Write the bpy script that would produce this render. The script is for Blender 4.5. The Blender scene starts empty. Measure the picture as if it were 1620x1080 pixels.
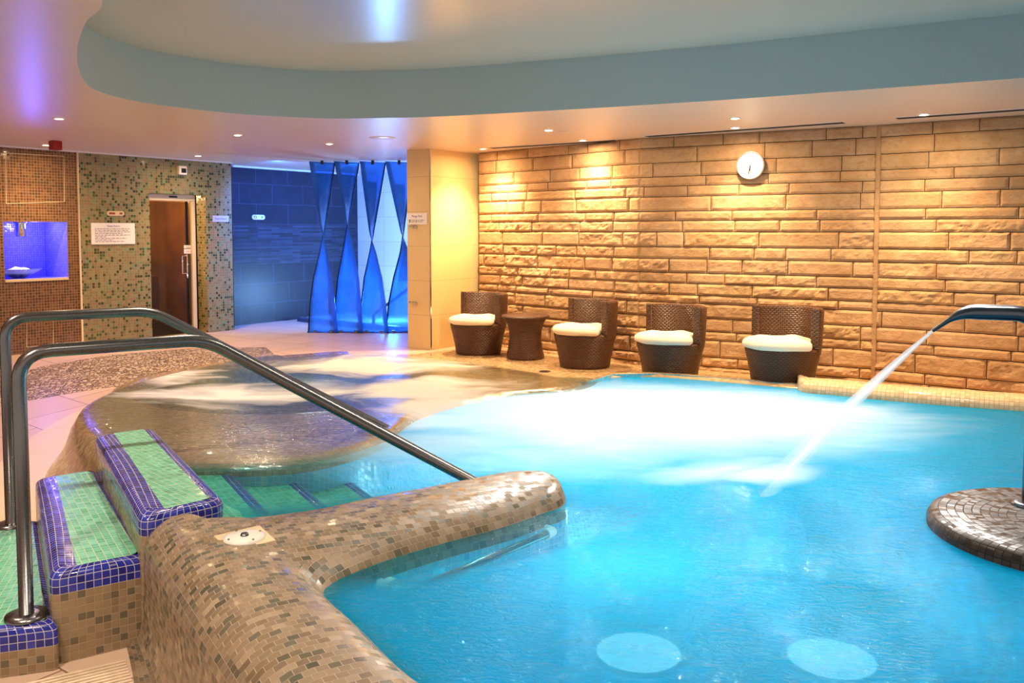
import bpy, math, random
from math import sin, cos, pi, sqrt, atan2, radians
from mathutils import Vector, Matrix, noise
from mathutils.geometry import delaunay_2d_cdt

random.seed(7)
SC = bpy.context.scene
COL = SC.collection

# ------------------------------------------------------------------ camera
FPX, HZ, CX = 1380.0, 364.5, 810.0
PITCH = radians(3.3)
EYE = 1.45
AXY = HZ + FPX * math.tan(PITCH)          # pixel row of the optical axis
cam_d = bpy.data.cameras.new('camera'); cam = bpy.data.objects.new('camera', cam_d); COL.objects.link(cam)
cam_d.sensor_width = 36; cam_d.lens = 36 * FPX / 1620
cam_d.shift_y = -(540 - AXY) / 1620
cam.location = (0, 0, EYE); cam.rotation_euler = (pi/2 - PITCH, 0, 0)
cam_d.clip_start = 0.05
SC.camera = cam

def ray(px, py):
    u = (px - CX) / FPX; v = (AXY - py) / FPX
    return Vector((u, cos(PITCH) + v * sin(PITCH), -sin(PITCH) + v * cos(PITCH)))
def G(px, py, z):
    """measured point of the photograph on the level z"""
    d = ray(px, py); t = (z - EYE) / d.z
    return Vector((d.x * t, d.y * t, z))
def D(px, py, Y):
    d = ray(px, py); t = Y / d.y
    return Vector((d.x * t, Y, EYE + d.z * t))

def s2l(c):
    return tuple(((x/255) / 12.92 if x/255 <= 0.04045 else (((x/255) + 0.055) / 1.055) ** 2.4) for x in c) + (1.0,)

# ------------------------------------------------------------------ mesh builder
class MB:
    def __init__(s): s.v = []; s.f = []; s.uv = []; s.m = []; s.sm = []
    def add(s, vs, fs, uvs=None, mi=0, smooth=False):
        b = len(s.v); s.v += [tuple(p) for p in vs]
        for k, f in enumerate(fs):
            s.f.append(tuple(b + i for i in f))
            if uvs is None:
                s.uv.append(None)
            else: s.uv.append(uvs[k])
            s.m.append(mi if isinstance(mi, int) else mi[k]); s.sm.append(smooth)
    def box(s, c, size, rz=0, mi=0, M=None):
        hx, hy, hz = size[0]/2, size[1]/2, size[2]/2
        pts = [Vector((x, y, z)) for x in (-hx, hx) for y in (-hy, hy) for z in (-hz, hz)]
        R = M if M is not None else Matrix.Rotation(rz, 3, 'Z')
        pts = [R @ p + Vector(c) for p in pts]
        s.add(pts, [(0,1,3,2),(4,6,7,5),(0,4,5,1),(2,3,7,6),(0,2,6,4),(1,5,7,3)], None, mi)
    def prism(s, poly, z0, z1, mi=0, smooth=False):
        n = len(poly); a = [(p[0], p[1], z0) for p in poly] + [(p[0], p[1], z1) for p in poly]
        s.add(a, [tuple(range(n-1, -1, -1)), tuple(range(n, 2*n))] , None, mi)
        s.add(a, [(i, (i+1) % n, n+(i+1) % n, n+i) for i in range(n)], None, mi, smooth)
    def grid(s, rows, closed_u=False, closed_v=False, mi=0, smooth=True, uv=None, flip=False, mfun=None):
        """rows[i][j] vectors; uv[i][j]"""
        nr, nc = len(rows), len(rows[0]); vs = [p for r in rows for p in r]
        fs, us, ms = [], [], []
        if uv is None:
            uv = []
            ul = [0.0]
            for i in range(1, nr + (1 if closed_u else 0)):
                ul.append(ul[-1] + max((rows[i % nr][j] - rows[i-1][j]).length for j in (nc//2,)))
            for i in range(nr + (1 if closed_u else 0)):
                r = rows[i % nr]; a = [0.0]
                for j in range(1, nc + (1 if closed_v else 0)): a.append(a[-1] + (r[j % nc] - r[j-1]).length)
                uv.append([(ul[i], q) for q in a])
        for i in range(nr if closed_u else nr-1):
            for j in range(nc if closed_v else nc-1):
                i2, j2 = (i+1) % nr, (j+1) % nc
                q = [(i, j), (i+1, j), (i+1, j+1), (i, j+1)]
                idx = (i*nc+j, i2*nc+j, i2*nc+j2, i*nc+j2)
                if flip: idx = idx[::-1]; q = q[::-1]
                fs.append(idx); us.append([uv[a][b] for a, b in q])
                ms.append(mfun(i, j) if mfun else mi)
        s.add(vs, fs, us, ms, smooth)
    def tube(s, path, r, n=14, mi=0, caps=True, sec=None):
        path = [Vector(p) for p in path]; rows = []; up = None
        for i, p in enumerate(path):
            t = (path[min(i+1, len(path)-1)] - path[max(i-1, 0)]).normalized()
            if up is None:
                up = Vector((0, 0, 1)) if abs(t.z) < 0.9 else Vector((1, 0, 0))
            a = (up - t * up.dot(t)).normalized(); b = t.cross(a); up = a
            rr = r[i] if isinstance(r, (list, tuple)) else r
            rows.append([p + a * cos(2*pi*k/n) * rr + b * sin(2*pi*k/n) * rr for k in range(n)])
        s.grid(rows, closed_v=True, mi=mi, flip=True)
        if caps:
            b = len(s.v) - len(path)*n
            s.f.append(tuple(range(b, b+n))); s.uv.append(None); s.m.append(mi); s.sm.append(False)
            b2 = len(s.v) - n
            s.f.append(tuple(range(b2+n-1, b2-1, -1))); s.uv.append(None); s.m.append(mi); s.sm.append(False)
    def lathe(s, prof, c=(0,0,0), n=32, mi=0, sx=1, sy=1, a0=0, a1=2*pi, mfun=None):
        full = abs(a1-a0-2*pi) < 1e-6
        c = Vector(c); rows = []; m = n if full else n+1
        for k in range(m):
            a = a0 + (a1-a0)*k/n
            rows.append([c + Vector((cos(a)*r*sx, sin(a)*r*sy, z)) for r, z in prof])
        R = max(r for r, z in prof); uv = []; pl = [0.0]
        for j in range(1, len(prof)): pl.append(pl[-1] + sqrt((prof[j][0]-prof[j-1][0])**2+(prof[j][1]-prof[j-1][1])**2))
        for k in range(n+1): uv.append([((a1-a0)*k/n*R, pl[j]) for j in range(len(prof))])
        s.grid(rows, closed_u=full, mi=mi, uv=uv, mfun=mfun)
    def build(s, name, mats, parent=None, loc=None, bevel=None, solid=None, merge=False):
        me = bpy.data.meshes.new(name); me.from_pydata(s.v, [], s.f)
        uvl = me.uv_layers.new(name='UVMap')
        if not isinstance(mats, (list, tuple)): mats = [mats]
        for m in mats: me.materials.append(m)
        for i, p in enumerate(me.polygons):
            p.material_index = s.m[i]; p.use_smooth = s.sm[i]
            u = s.uv[i]
            if u is None:
                n = p.normal; 
                for k, li in enumerate(p.loop_indices):
                    co = me.vertices[me.loops[li].vertex_index].co
                    if abs(n.z) > 0.7: uvl.data[li].uv = (co.x, co.y)
                    else:
                        h = Vector((-n.y, n.x, 0)).normalized()
                        uvl.data[li].uv = (co.dot(h), co.z)
            else:
                for k, li in enumerate(p.loop_indices): uvl.data[li].uv = u[k]
        me.validate(); me.update()
        o = bpy.data.objects.new(name, me); COL.objects.link(o)
        if parent is not None: o.parent = parent
        if loc is not None: o.location = loc
        if merge:
            w = o.modifiers.new('w', 'WELD'); w.merge_threshold = 0.0005
        if bevel:
            b = o.modifiers.new('b', 'BEVEL'); b.width = bevel; b.segments = 2; b.limit_method = 'ANGLE'
        if solid:
            b = o.modifiers.new('s', 'SOLIDIFY'); b.thickness = solid; b.offset = 0
        return o

def tag(o, label=None, cat=None, group=None, kind=None):
    if label: o['label'] = label
    if cat: o['category'] = cat
    if group: o['group'] = group
    if kind: o['kind'] = kind
    return o
def thing(name, label, cat, loc=(0,0,0), rz=0, group=None):
    o = bpy.data.objects.new(name, None); COL.objects.link(o); o.location = loc; o.rotation_euler = (0,0,rz)
    o.empty_display_size = 0.1
    return tag(o, label, cat, group)
def copy_tree(o, parent=None):
    c = o.copy(); COL.objects.link(c); c.parent = parent
    for ch in list(o.children): copy_tree(ch, c)
    return c

# ------------------------------------------------------------------ materials
class NT:
    def __init__(s, name):
        s.mat = bpy.data.materials.new(name); s.mat.use_nodes = True
        s.t = s.mat.node_tree; s.t.nodes.clear()
        s.out = s.t.nodes.new('ShaderNodeOutputMaterial')
    def n(s, typ, **kw):
        nd = s.t.nodes.new(typ)
        for k, v in kw.items():
            if k.startswith('_'): setattr(nd, k[1:], v)
        return nd
    def l(s, a, b): s.t.links.new(a, b)
    def setin(s, sock, v):
        if isinstance(v, bpy.types.NodeSocket): s.l(v, sock)
        elif v is not None: sock.default_value = v
    def math(s, op, a, b=None, c=None, clamp=False):
        nd = s.t.nodes.new('ShaderNodeMath'); nd.operation = op; nd.use_clamp = clamp
        s.setin(nd.inputs[0], a)
        if b is not None: s.setin(nd.inputs[1], b)
        if c is not None: s.setin(nd.inputs[2], c)
        return nd.outputs[0]
    def vmath(s, op, a, b=None, out=0):
        nd = s.t.nodes.new('ShaderNodeVectorMath'); nd.operation = op
        s.setin(nd.inputs[0], a)
        if b is not None:
            if op == 'SCALE': s.setin(nd.inputs[3], b)
            else: s.setin(nd.inputs[1], b)
        return nd.outputs['Value'] if out == 'Value' else nd.outputs[0]
    def mixc(s, f, a, b, blend='MIX'):
        nd = s.t.nodes.new('ShaderNodeMix'); nd.data_type = 'RGBA'; nd.blend_type = blend
        s.setin(nd.inputs[0], f); s.setin(nd.inputs[6], a); s.setin(nd.inputs[7], b)
        return nd.outputs[2]
    def noise(s, vec, scale, detail=3, rough=0.5, dist=0.0):
        nd = s.t.nodes.new('ShaderNodeTexNoise'); s.setin(nd.inputs['Vector'], vec)
        nd.inputs['Scale'].default_value = scale; nd.inputs['Detail'].default_value = detail
        nd.inputs['Roughness'].default_value = rough; nd.inputs['Distortion'].default_value = dist
        return nd.outputs['Fac'], nd.outputs['Color']
    def ramp(s, fac, stops, interp='LINEAR'):
        nd = s.t.nodes.new('ShaderNodeValToRGB'); nd.color_ramp.interpolation = interp
        e = nd.color_ramp.elements
        while len(e) < len(stops): e.new(0.5)
        for i, (p, c) in enumerate(stops):
            e[i].position = p; e[i].color = c if len(c) == 4 else tuple(c)+(1,)
        s.setin(nd.inputs[0], fac); return nd.outputs[0]
    def mapr(s, v, a, b, c=0.0, d=1.0, smooth=True):
        nd = s.t.nodes.new('ShaderNodeMapRange'); nd.interpolation_type = 'SMOOTHSTEP' if smooth else 'LINEAR'
        s.setin(nd.inputs[0], v)
        for k, q in zip((1, 2, 3, 4), (a, b, c, d)): nd.inputs[k].default_value = q
        return nd.outputs[0]
    def uv(s): return s.n('ShaderNodeUVMap').outputs[0]
    def pos(s): return s.n('ShaderNodeNewGeometry').outputs['Position']
    def bump(s, h, strength=0.3, dist=0.01, normal=None):
        nd = s.t.nodes.new('ShaderNodeBump'); nd.inputs['Strength'].default_value = strength
        nd.inputs['Distance'].default_value = dist; s.setin(nd.inputs['Height'], h)
        if normal is not None: s.l(normal, nd.inputs['Normal'])
        return nd.outputs[0]
    def principled(s, color, rough=0.5, metal=0.0, normal=None, spec=0.5, coat=0, coat_rough=0.05, emis=None, es=0, alpha=None, trans=0):
        p = s.t.nodes.new('ShaderNodeBsdfPrincipled')
        s.setin(p.inputs['Base Color'], color); s.setin(p.inputs['Roughness'], rough)
        p.inputs['Metallic'].default_value = metal
        p.inputs['Specular IOR Level'].default_value = spec
        p.inputs['Coat Weight'].default_value = coat; p.inputs['Coat Roughness'].default_value = coat_rough
        p.inputs['Transmission Weight'].default_value = trans
        if emis is not None: p.inputs['Emission Color'].default_value = emis; p.inputs['Emission Strength'].default_value = es
        if alpha is not None: s.setin(p.inputs['Alpha'], alpha)
        if normal is not None: s.l(normal, p.inputs['Normal'])
        s.l(p.outputs[0], s.out.inputs[0]); return p

def plain(name, rgb, rough=0.5, metal=0, spec=0.5, coat=0, emis=None, es=0, bump=None, var=0.0):
    t = NT(name); col = s2l(rgb); nrm = None
    if var:
        f, _ = t.noise(t.pos(), 3.0, 4)
        col = t.mixc(t.mapr(f, .35, .65), s2l(tuple(max(0, c*(1-var)) for c in rgb)), s2l(tuple(min(255, c*(1+var)) for c in rgb)))
    if bump:
        f, _ = t.noise(t.pos(), bump[0], 4); nrm = t.bump(f, bump[1], bump[2])
    t.principled(col, rough, metal, nrm, spec, coat, emis=s2l(emis) if emis else None, es=es)
    return t.mat

def mosaic(name, palette, grout, size=0.03, gw=0.09, rough=0.25, tilt=0.5, aspect=1.0, coat=0.0, wet=None, off=0.0, clus=0.0):
    """palette: list of (upto, rgb)"""
    t = NT(name)
    uv = t.uv()
    sc = t.n('ShaderNodeVectorMath', _operation='MULTIPLY'); t.l(uv, sc.inputs[0]); sc.inputs[1].default_value = (1/size/aspect, 1/size, 1)
    v = sc.outputs[0]
    sep = t.n('ShaderNodeSeparateXYZ'); t.l(v, sep.inputs[0])
    row = t.math('FLOOR', sep.outputs[1])
    xx = sep.outputs[0]
    if off: xx = t.math('ADD', xx, t.math('MULTIPLY', t.math('MODULO', row, 2.0), off))
    colu = t.math('FLOOR', xx)
    cell = t.n('ShaderNodeCombineXYZ'); t.l(colu, cell.inputs[0]); t.l(row, cell.inputs[1])
    wn = t.n('ShaderNodeTexWhiteNoise', _noise_dimensions='2D'); t.l(cell.outputs[0], wn.inputs['Vector'])
    val = wn.outputs['Value']
    if clus:
        f, _ = t.noise(cell.outputs[0], 0.25, 2)
        val = t.math('ADD', val, t.math('MULTIPLY', t.math('SUBTRACT', f, 0.5), clus), clamp=True)
    stops = []; p = 0.0
    for up, c in palette: stops.append((p, s2l(c))); p = up
    c1 = t.ramp(val, stops, 'CONSTANT')
    # streaks in the vitreous tiles
    f2, _ = t.noise(v, 1.3, 3, 0.7)
    c1 = t.mixc(t.math('MULTIPLY', f2, 0.35), c1, t.mixc(1.0, c1, (0.45, 0.45, 0.45, 1), 'MULTIPLY'))
    fx = t.math('ABSOLUTE', t.math('SUBTRACT', t.math('FRACT', xx), 0.5))
    fy = t.math('ABSOLUTE', t.math('SUBTRACT', t.math('FRACT', sep.outputs[1]), 0.5))
    mx = t.math('MAXIMUM', fx, fy)
    gm = t.mapr(mx, 0.5-gw, 0.5-gw*0.55)
    col = t.mixc(gm, c1, s2l(grout))
    sx = t.n('ShaderNodeSeparateColor'); t.l(wn.outputs['Color'], sx.inputs[0])
    h = t.math('ADD', t.math('MULTIPLY', t.math('SUBTRACT', t.math('FRACT', xx), 0.5), t.math('MULTIPLY', t.math('SUBTRACT', sx.outputs[0], 0.5), tilt)),
               t.math('MULTIPLY', t.math('SUBTRACT', t.math('FRACT', sep.outputs[1]), 0.5), t.math('MULTIPLY', t.math('SUBTRACT', sx.outputs[1], 0.5), tilt)))
    h = t.math('MULTIPLY', t.math('ADD', h, 1.0), t.math('SUBTRACT', 1.0, gm))
    nrm = t.bump(h, 0.6, size*0.12)
    rg = t.math('ADD', t.math('MULTIPLY', gm, 0.5), t.math('MULTIPLY', sx.outputs[2], rough*1.3))
    t.principled(col, t.math('ADD', rg, rough*0.35), 0, nrm, 0.5, coat)
    return t.mat

TAN = [(.30,(150,129,104)),(.55,(138,118,94)),(.74,(126,108,85)),(.86,(106,99,80)),(.95,(90,88,72)),(1,(166,146,120))]
M = {}
M['coping'] = mosaic('coping_mosaic', TAN, (176,156,128), 0.034, 0.042, 0.42, 0.5, 1.15, off=0.5)
M['riser'] = mosaic('riser_mosaic', [(.6,(160,138,110)),(.85,(148,126,98)),(1,(112,104,84))], (176,154,122), 0.034, 0.05, 0.25, 0.4)
M['bluetile'] = mosaic('pool_mosaic', [(.5,(120,205,235)),(.85,(105,195,230)),(1,(140,215,238))], (170,225,240), 0.034, 0.06, 0.35, 0.2)
M['nosing'] = mosaic('nosing_mosaic', [(.4,(38,48,160)),(.75,(50,62,176)),(1,(30,36,132))], (205,196,205), 0.034, 0.055, 0.16, 0.5)
M['green'] = mosaic('tread_mosaic', [(.4,(96,196,160)),(.8,(108,206,172)),(1,(88,186,150))], (214,210,176), 0.034, 0.05, 0.25, 0.25, 1.0)
M['wall_green'] = mosaic('green_wall_mosaic', [(.34,(150,142,96)),(.58,(138,126,84)),(.76,(152,124,88)),(.88,(72,92,52)),(.96,(58,68,38)),(1,(118,150,110))], (150,132,96), 0.036, 0.08, 0.14, 0.5, clus=0.35)
M['wall_brown'] = mosaic('brown_wall_mosaic', [(.3,(112,76,48)),(.6,(96,64,40)),(.85,(126,90,58)),(1,(84,66,46))], (156,120,88), 0.034, 0.10, 0.14, 0.8)
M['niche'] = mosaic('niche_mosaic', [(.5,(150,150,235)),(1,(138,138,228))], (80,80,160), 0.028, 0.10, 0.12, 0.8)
M['island'] = mosaic('island_mosaic', [(.4,(70,54,44)),(.8,(58,44,37)),(1,(84,66,52))], (40,30,26), 0.036, 0.06, 0.42, 0.4)
M['kerb'] = mosaic('kerb_mosaic', [(.5,(236,214,178)),(.85,(228,204,166)),(1,(216,190,154))], (190,156,118), 0.034, 0.07, 0.2, 0.5)
M['bowl'] = mosaic('hot_tub_mosaic', [(.5,(120,140,118)),(1,(92,118,100))], (100,110,90), 0.034, 0.06, 0.3, 0.3)

def floor_mat(name, a, b, joint, size, rot=0.6, jw=0.012, rough=0.3, aspect=1.0, off=0.0):
    t = NT(name); mp = t.n('ShaderNodeMapping'); t.l(t.pos(), mp.inputs[0]); mp.inputs['Rotation'].default_value = (0, 0, rot)
    mp.inputs['Scale'].default_value = (1/size/aspect, 1/size, 1)
    sep = t.n('ShaderNodeSeparateXYZ'); t.l(mp.outputs[0], sep.inputs[0])
    row = t.math('FLOOR', sep.outputs[1]); xx = sep.outputs[0]
    if off: xx = t.math('ADD', xx, t.math('MULTIPLY', row, off))
    cell = t.n('ShaderNodeCombineXYZ'); t.l(t.math('FLOOR', xx), cell.inputs[0]); t.l(row, cell.inputs[1])
    wn = t.n('ShaderNodeTexWhiteNoise', _noise_dimensions='2D'); t.l(cell.outputs[0], wn.inputs['Vector'])
    f, _ = t.noise(t.pos(), 4.0, 6, 0.6)
    c = t.mixc(t.math('MULTIPLY', t.math('ADD', wn.outputs['Value'], f), 0.5), s2l(a), s2l(b))
    fx = t.math('ABSOLUTE', t.math('SUBTRACT', t.math('FRACT', xx), 0.5)); fy = t.math('ABSOLUTE', t.math('SUBTRACT', t.math('FRACT', sep.outputs[1]), 0.5))
    g = t.math('GREATER_THAN', t.math('MAXIMUM', fx, fy), 0.5-jw)
    col = t.mixc(g, c, s2l(joint))
    nrm = t.bump(t.math('ADD', t.math('MULTIPLY', f, 0.15), t.math('SUBTRACT', 1.0, g)), 0.4, 0.004)
    t.principled(col, t.math('ADD', rough, t.math('MULTIPLY', f, 0.15)), 0, nrm, 0.5)
    return t.mat
M['floor_tile'] = floor_mat('floor_tiles', (226,196,172), (208,176,150), (140,108,84), 0.62, 0.62, 0.008, 0.3, 1.0, 0.5)
M['floor_cream'] = floor_mat('floor_channel', (236,212,172), (226,200,158), (200,170,130), 0.6, 0.2, 0.003, 0.35)
# pebbles set in resin
t = NT('pebbles'); vo = t.n('ShaderNodeTexVoronoi'); t.l(t.pos(), vo.inputs['Vector']); vo.inputs['Scale'].default_value = 24
vo2 = t.n('ShaderNodeTexVoronoi', _feature='DISTANCE_TO_EDGE'); t.l(t.pos(), vo2.inputs['Vector']); vo2.inputs['Scale'].default_value = 24
sc_ = t.n('ShaderNodeSeparateColor'); t.l(vo.outputs['Color'], sc_.inputs[0])
pc = t.ramp(sc_.outputs[0], [(0, s2l((222,198,166))), (.35, s2l((196,168,136))), (.6, s2l((236,216,190))), (.85, s2l((164,138,114)))], 'CONSTANT')
ed = t.mapr(vo2.outputs['Distance'], 0.02, 0.13)
t.principled(t.mixc(ed, s2l((128,98,74)), pc), 0.3, 0, t.bump(ed, 1.0, 0.02)); M['pebble'] = t.mat

# wet mosaic, used where the thin overflow runs
def wet(name, pal, size=0.034):
    return mosaic(name, pal, (112,86,60), size, 0.05, 0.22, 0.4, 1.1, coat=0.7, off=0.5)
M['shelf'] = wet('overflow_shelf_mosaic', [(.35,(196,162,122)),(.65,(182,150,110)),(.88,(168,138,102)),(1,(150,132,104))])
M['deck'] = mosaic('wet_deck_mosaic', [(.35,(206,172,130)),(.65,(198,164,122)),(1,(190,158,118))], (176,142,104), .034, .05, .3, .15, 1.1, coat=.4, off=.5)

# ceilings: satin paint
def satin(name, rgb, rough=0.35):
    t = NT(name); t.principled(s2l(rgb), rough, 0, None, 0.5); return t.mat
M['soffit'] = satin('soffit_paint', (222,202,188), 0.32)
M['fascia'] = satin('fascia_paint', (178,194,198), 0.6)
M['dome'] = satin('recess_paint', (206,200,188), 0.24)
M['white'] = plain('white_paint', (235,232,226), 0.45)
M['cornice'] = plain('cornice_white', (225,220,225), 0.5)

# stone
t = NT('sandstone')
f, fc = t.noise(t.pos(), 2.2, 5, 0.6); f2, _ = t.noise(t.pos(), 28, 8, 0.75, 0.4)
mp = t.n('ShaderNodeMapping'); t.l(t.pos(), mp.inputs[0]); mp.inputs['Scale'].default_value = (1, 1, 1.5); mp.inputs['Rotation'].default_value = (0, 0.5, 0)
f3, _ = t.noise(mp.outputs[0], 16, 6, 0.7, 0.8)
c = t.mixc(t.mapr(f, .35, .65), s2l((208,172,134)), s2l((186,148,110)))
c = t.mixc(t.math('MULTIPLY', t.mapr(f3, .45, .8), 0.55), c, s2l((150,104,66)))
at = t.n('ShaderNodeVertexColor'); at.layer_name = 'stone'
c = t.mixc(1.0, c, at.outputs[0], 'MULTIPLY')
h = t.math('ADD', t.math('MULTIPLY', f2, 0.5), f3)
t.principled(c, 0.8, 0, t.bump(h, 0.75, 0.018), 0.25); M['stone'] = t.mat
M['gap'] = plain('stone_joint', (58,36,22), 0.9)

# pilaster limestone, large tiles
t = NT('limestone_tiles'); uvn = t.uv(); sep = t.n('ShaderNodeSeparateXYZ'); t.l(uvn, sep.inputs[0])
fy = t.math('ABSOLUTE', t.math('SUBTRACT', t.math('FRACT', t.math('MULTIPLY', sep.outputs[1], 1/0.42)), 0.5))
g = t.math('GREATER_THAN', fy, 0.494); f, _ = t.noise(t.pos(), 3, 6, 0.6, 0.5)
c = t.mixc(f, s2l((232,206,150)), s2l((220,188,130))); c = t.mixc(g, c, s2l((190,160,112)))
t.principled(c, 0.4, 0, None, 0.4); M['limestone'] = t.mat

# slate wall: running bond of large tiles with a band of thin strips
t = NT('slate_tiles'); uvn = t.uv(); sep = t.n('ShaderNodeSeparateXYZ'); t.l(uvn, sep.inputs[0])
br = t.n('ShaderNodeTexBrick'); t.l(uvn, br.inputs['Vector']); br.inputs['Scale'].default_value = 1; br.offset = 0.5
br.inputs['Brick Width'].default_value = 0.62; br.inputs['Row Height'].default_value = 0.31; br.inputs['Mortar Size'].default_value = 0.0045
br.inputs['Color1'].default_value = s2l((30,38,54)); br.inputs['Color2'].default_value = s2l((24,31,46)); br.inputs['Mortar'].default_value = s2l((60,72,96))
b2 = t.n('ShaderNodeTexBrick'); t.l(uvn, b2.inputs['Vector']); b2.inputs['Scale'].default_value = 1; b2.offset = 0.37
b2.inputs['Brick Width'].default_value = 0.42; b2.inputs['Row Height'].default_value = 0.03; b2.inputs['Mortar Size'].default_value = 0.003
b2.inputs['Color1'].default_value = s2l((54,66,88)); b2.inputs['Color2'].default_value = s2l((22,28,42)); b2.inputs['Mortar'].default_value = s2l((40,46,56))
band = t.math('MULTIPLY', t.math('GREATER_THAN', sep.outputs[1], 0.93), t.math('LESS_THAN', sep.outputs[1], 1.55))
f, _ = t.noise(t.pos(), 5, 6, 0.65)
c = t.mixc(band, br.outputs[0], b2.outputs[0]); c = t.mixc(1.0, c, t.ramp(f, [(.3, (.6,.6,.6)), (.7, (1,1,1))]), 'MULTIPLY')
t.principled(c, 0.4, 0, t.bump(t.math('ADD', f, t.math('MULTIPLY', t.math('MULTIPLY', b2.outputs[1], band), -1.5)), 0.3, 0.008)); M['slate'] = t.mat

t = NT('pale_tiles'); uvn = t.uv(); br = t.n('ShaderNodeTexBrick'); t.l(uvn, br.inputs['Vector']); br.inputs['Scale'].default_value = 1; br.offset = 0.0
br.inputs['Brick Width'].default_value = 0.62; br.inputs['Row Height'].default_value = 0.42; br.inputs['Mortar Size'].default_value = 0.003
br.inputs['Color1'].default_value = s2l((205,200,190)); br.inputs['Color2'].default_value = s2l((198,192,182)); br.inputs['Mortar'].default_value = s2l((160,156,150))
t.principled(br.outputs[0], 0.35); M['pale'] = t.mat

# metals
t = NT('brushed_steel'); mp = t.n('ShaderNodeMapping'); t.l(t.n('ShaderNodeTexCoord').outputs['Object'], mp.inputs[0]); mp.inputs['Scale'].default_value = (30, 30, 30)
f, _ = t.noise(mp.outputs[0], 8, 4)
t.principled(s2l((122,121,122)), t.math('ADD', 0.2, t.math('MULTIPLY', f, 0.12)), 1.0); M['steel'] = t.mat
M['chrome'] = plain('chrome', (215,215,215), 0.12, 1)
M['darkmetal'] = plain('dark_steel', (92,100,112), 0.26, 1)
M['black'] = plain('black_plastic', (20,20,22), 0.4)
M['red'] = plain('red_plastic', (150,12,14), 0.4)
M['signwhite'] = plain('sign_white', (244,236,228), 0.4)
M['ink'] = plain('sign_ink', (90,70,66), 0.6)
M['inkblue'] = plain('sign_ink_blue', (60,50,150), 0.5)
M['creamp'] = plain('cream_plastic', (222,200,160), 0.4)
M['lid'] = plain('lid_white', (232,226,216), 0.3)
M['clockface'] = plain('clock_face', (250,250,250), 0.3)
M['clockrim'] = plain('clock_rim', (205,200,196), 0.25, 0.6)
M['cushion'] = plain('cushion_cloth', (240,226,200), 0.85, bump=(60, .2, .004), var=0.03)
M['doorframe'] = plain('door_frame_white', (226,206,176), 0.35)
M['jamb'] = plain('aluminium_profile', (200,190,178), 0.3, 0.5)
M['benchbrown'] = plain('steam_room_wood', (150,92,48), 0.3, bump=(8, .1, .01))
M['steamwall'] = plain('steam_room_wall', (150,118,66), 0.4, var=0.1)
M['lens'] = plain('lamp_lens', (255,240,210), 0.3, emis=(255,222,170), es=1500)
M['poollens'] = plain('pool_lamp_lens', (225,245,250), 0.3, emis=(190,235,255), es=3.5)
M['grate'] = plain('grate_plastic', (236,214,184), 0.35)
M['darkvoid'] = plain('channel_dark', (24,18,14), 0.8)
M['ice'] = plain('crushed_ice', (245,245,255), 0.25, bump=(40, .6, .02))
M['conc'] = plain('plinth', (190,180,165), 0.6)

# wicker
t = NT('wicker'); uvn = t.uv()
sc_ = t.n('ShaderNodeVectorMath', _operation='MULTIPLY'); t.l(uvn, sc_.inputs[0]); sc_.inputs[1].default_value = (1/0.042, 1/0.017, 1)
sep = t.n('ShaderNodeSeparateXYZ'); t.l(sc_.outputs[0], sep.inputs[0])
row = t.math('FLOOR', sep.outputs[1]); x2 = t.math('ADD', sep.outputs[0], t.math('MULTIPLY', t.math('MODULO', row, 2), 0.5))
hx = t.math('SINE', t.math('MULTIPLY', t.math('FRACT', x2), pi)); hy = t.math('SINE', t.math('MULTIPLY', t.math('FRACT', sep.outputs[1]), pi))
h = t.math('MULTIPLY', t.math('POWER', hx, 0.5), t.math('POWER', hy, 0.6))
c = t.mixc(t.mapr(h, .1, .8), s2l((30,15,8)), s2l((96,58,36)))
t.principled(c, 0.38, 0, t.bump(h, 1.0, 0.006), 0.5); M['wicker'] = t.mat

# glass
def glassy(name, tint, refl=1.0, milky=0.0, milk_col=(.5,.7,1,1), rough=0.02):
    t = NT(name)
    tr = t.n('ShaderNodeBsdfTransparent'); tr.inputs[0].default_value = tint
    gl = t.n('ShaderNodeBsdfGlossy'); gl.inputs['Roughness'].default_value = rough
    fr = t.n('ShaderNodeFresnel'); fr.inputs[0].default_value = 1.45
    m1 = t.n('ShaderNodeMixShader'); t.l(t.math('MULTIPLY', fr.outputs[0], refl, clamp=True), m1.inputs[0]); t.l(tr.outputs[0], m1.inputs[1]); t.l(gl.outputs[0], m1.inputs[2])
    sh = m1.outputs[0]
    if milky:
        tl = t.n('ShaderNodeBsdfTranslucent'); tl.inputs[0].default_value = milk_col
        df = t.n('ShaderNodeBsdfDiffuse'); df.inputs[0].default_value = milk_col
        a = t.n('ShaderNodeAddShader'); 
        m3 = t.n('ShaderNodeMixShader'); m3.inputs[0].default_value = 0.4; t.l(tl.outputs[0], m3.inputs[1]); t.l(df.outputs[0], m3.inputs[2])
        f, _ = t.noise(t.pos(), 3.0, 5, 0.6)
        m2 = t.n('ShaderNodeMixShader'); t.l(t.math('MULTIPLY', t.math('ADD', f, 0.5), milky, clamp=True), m2.inputs[0]); t.l(sh, m2.inputs[1]); t.l(m3.outputs[0], m2.inputs[2]); sh = m2.outputs[0]
    t.l(sh, t.out.inputs[0]); return t.mat
M['bluepanel'] = glassy('blue_glass', (0.30,0.58,0.97,1), 1.0, 0.34, (0.14,0.48,1.0,1))
M['doorglass'] = glassy('bronze_glass', (0.62,0.50,0.28,1), 1.0)
M['bowlglass'] = glassy('clear_glass', (0.85,0.87,1.0,1), 1.5, 0.1, (.8,.85,1,1))

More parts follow.
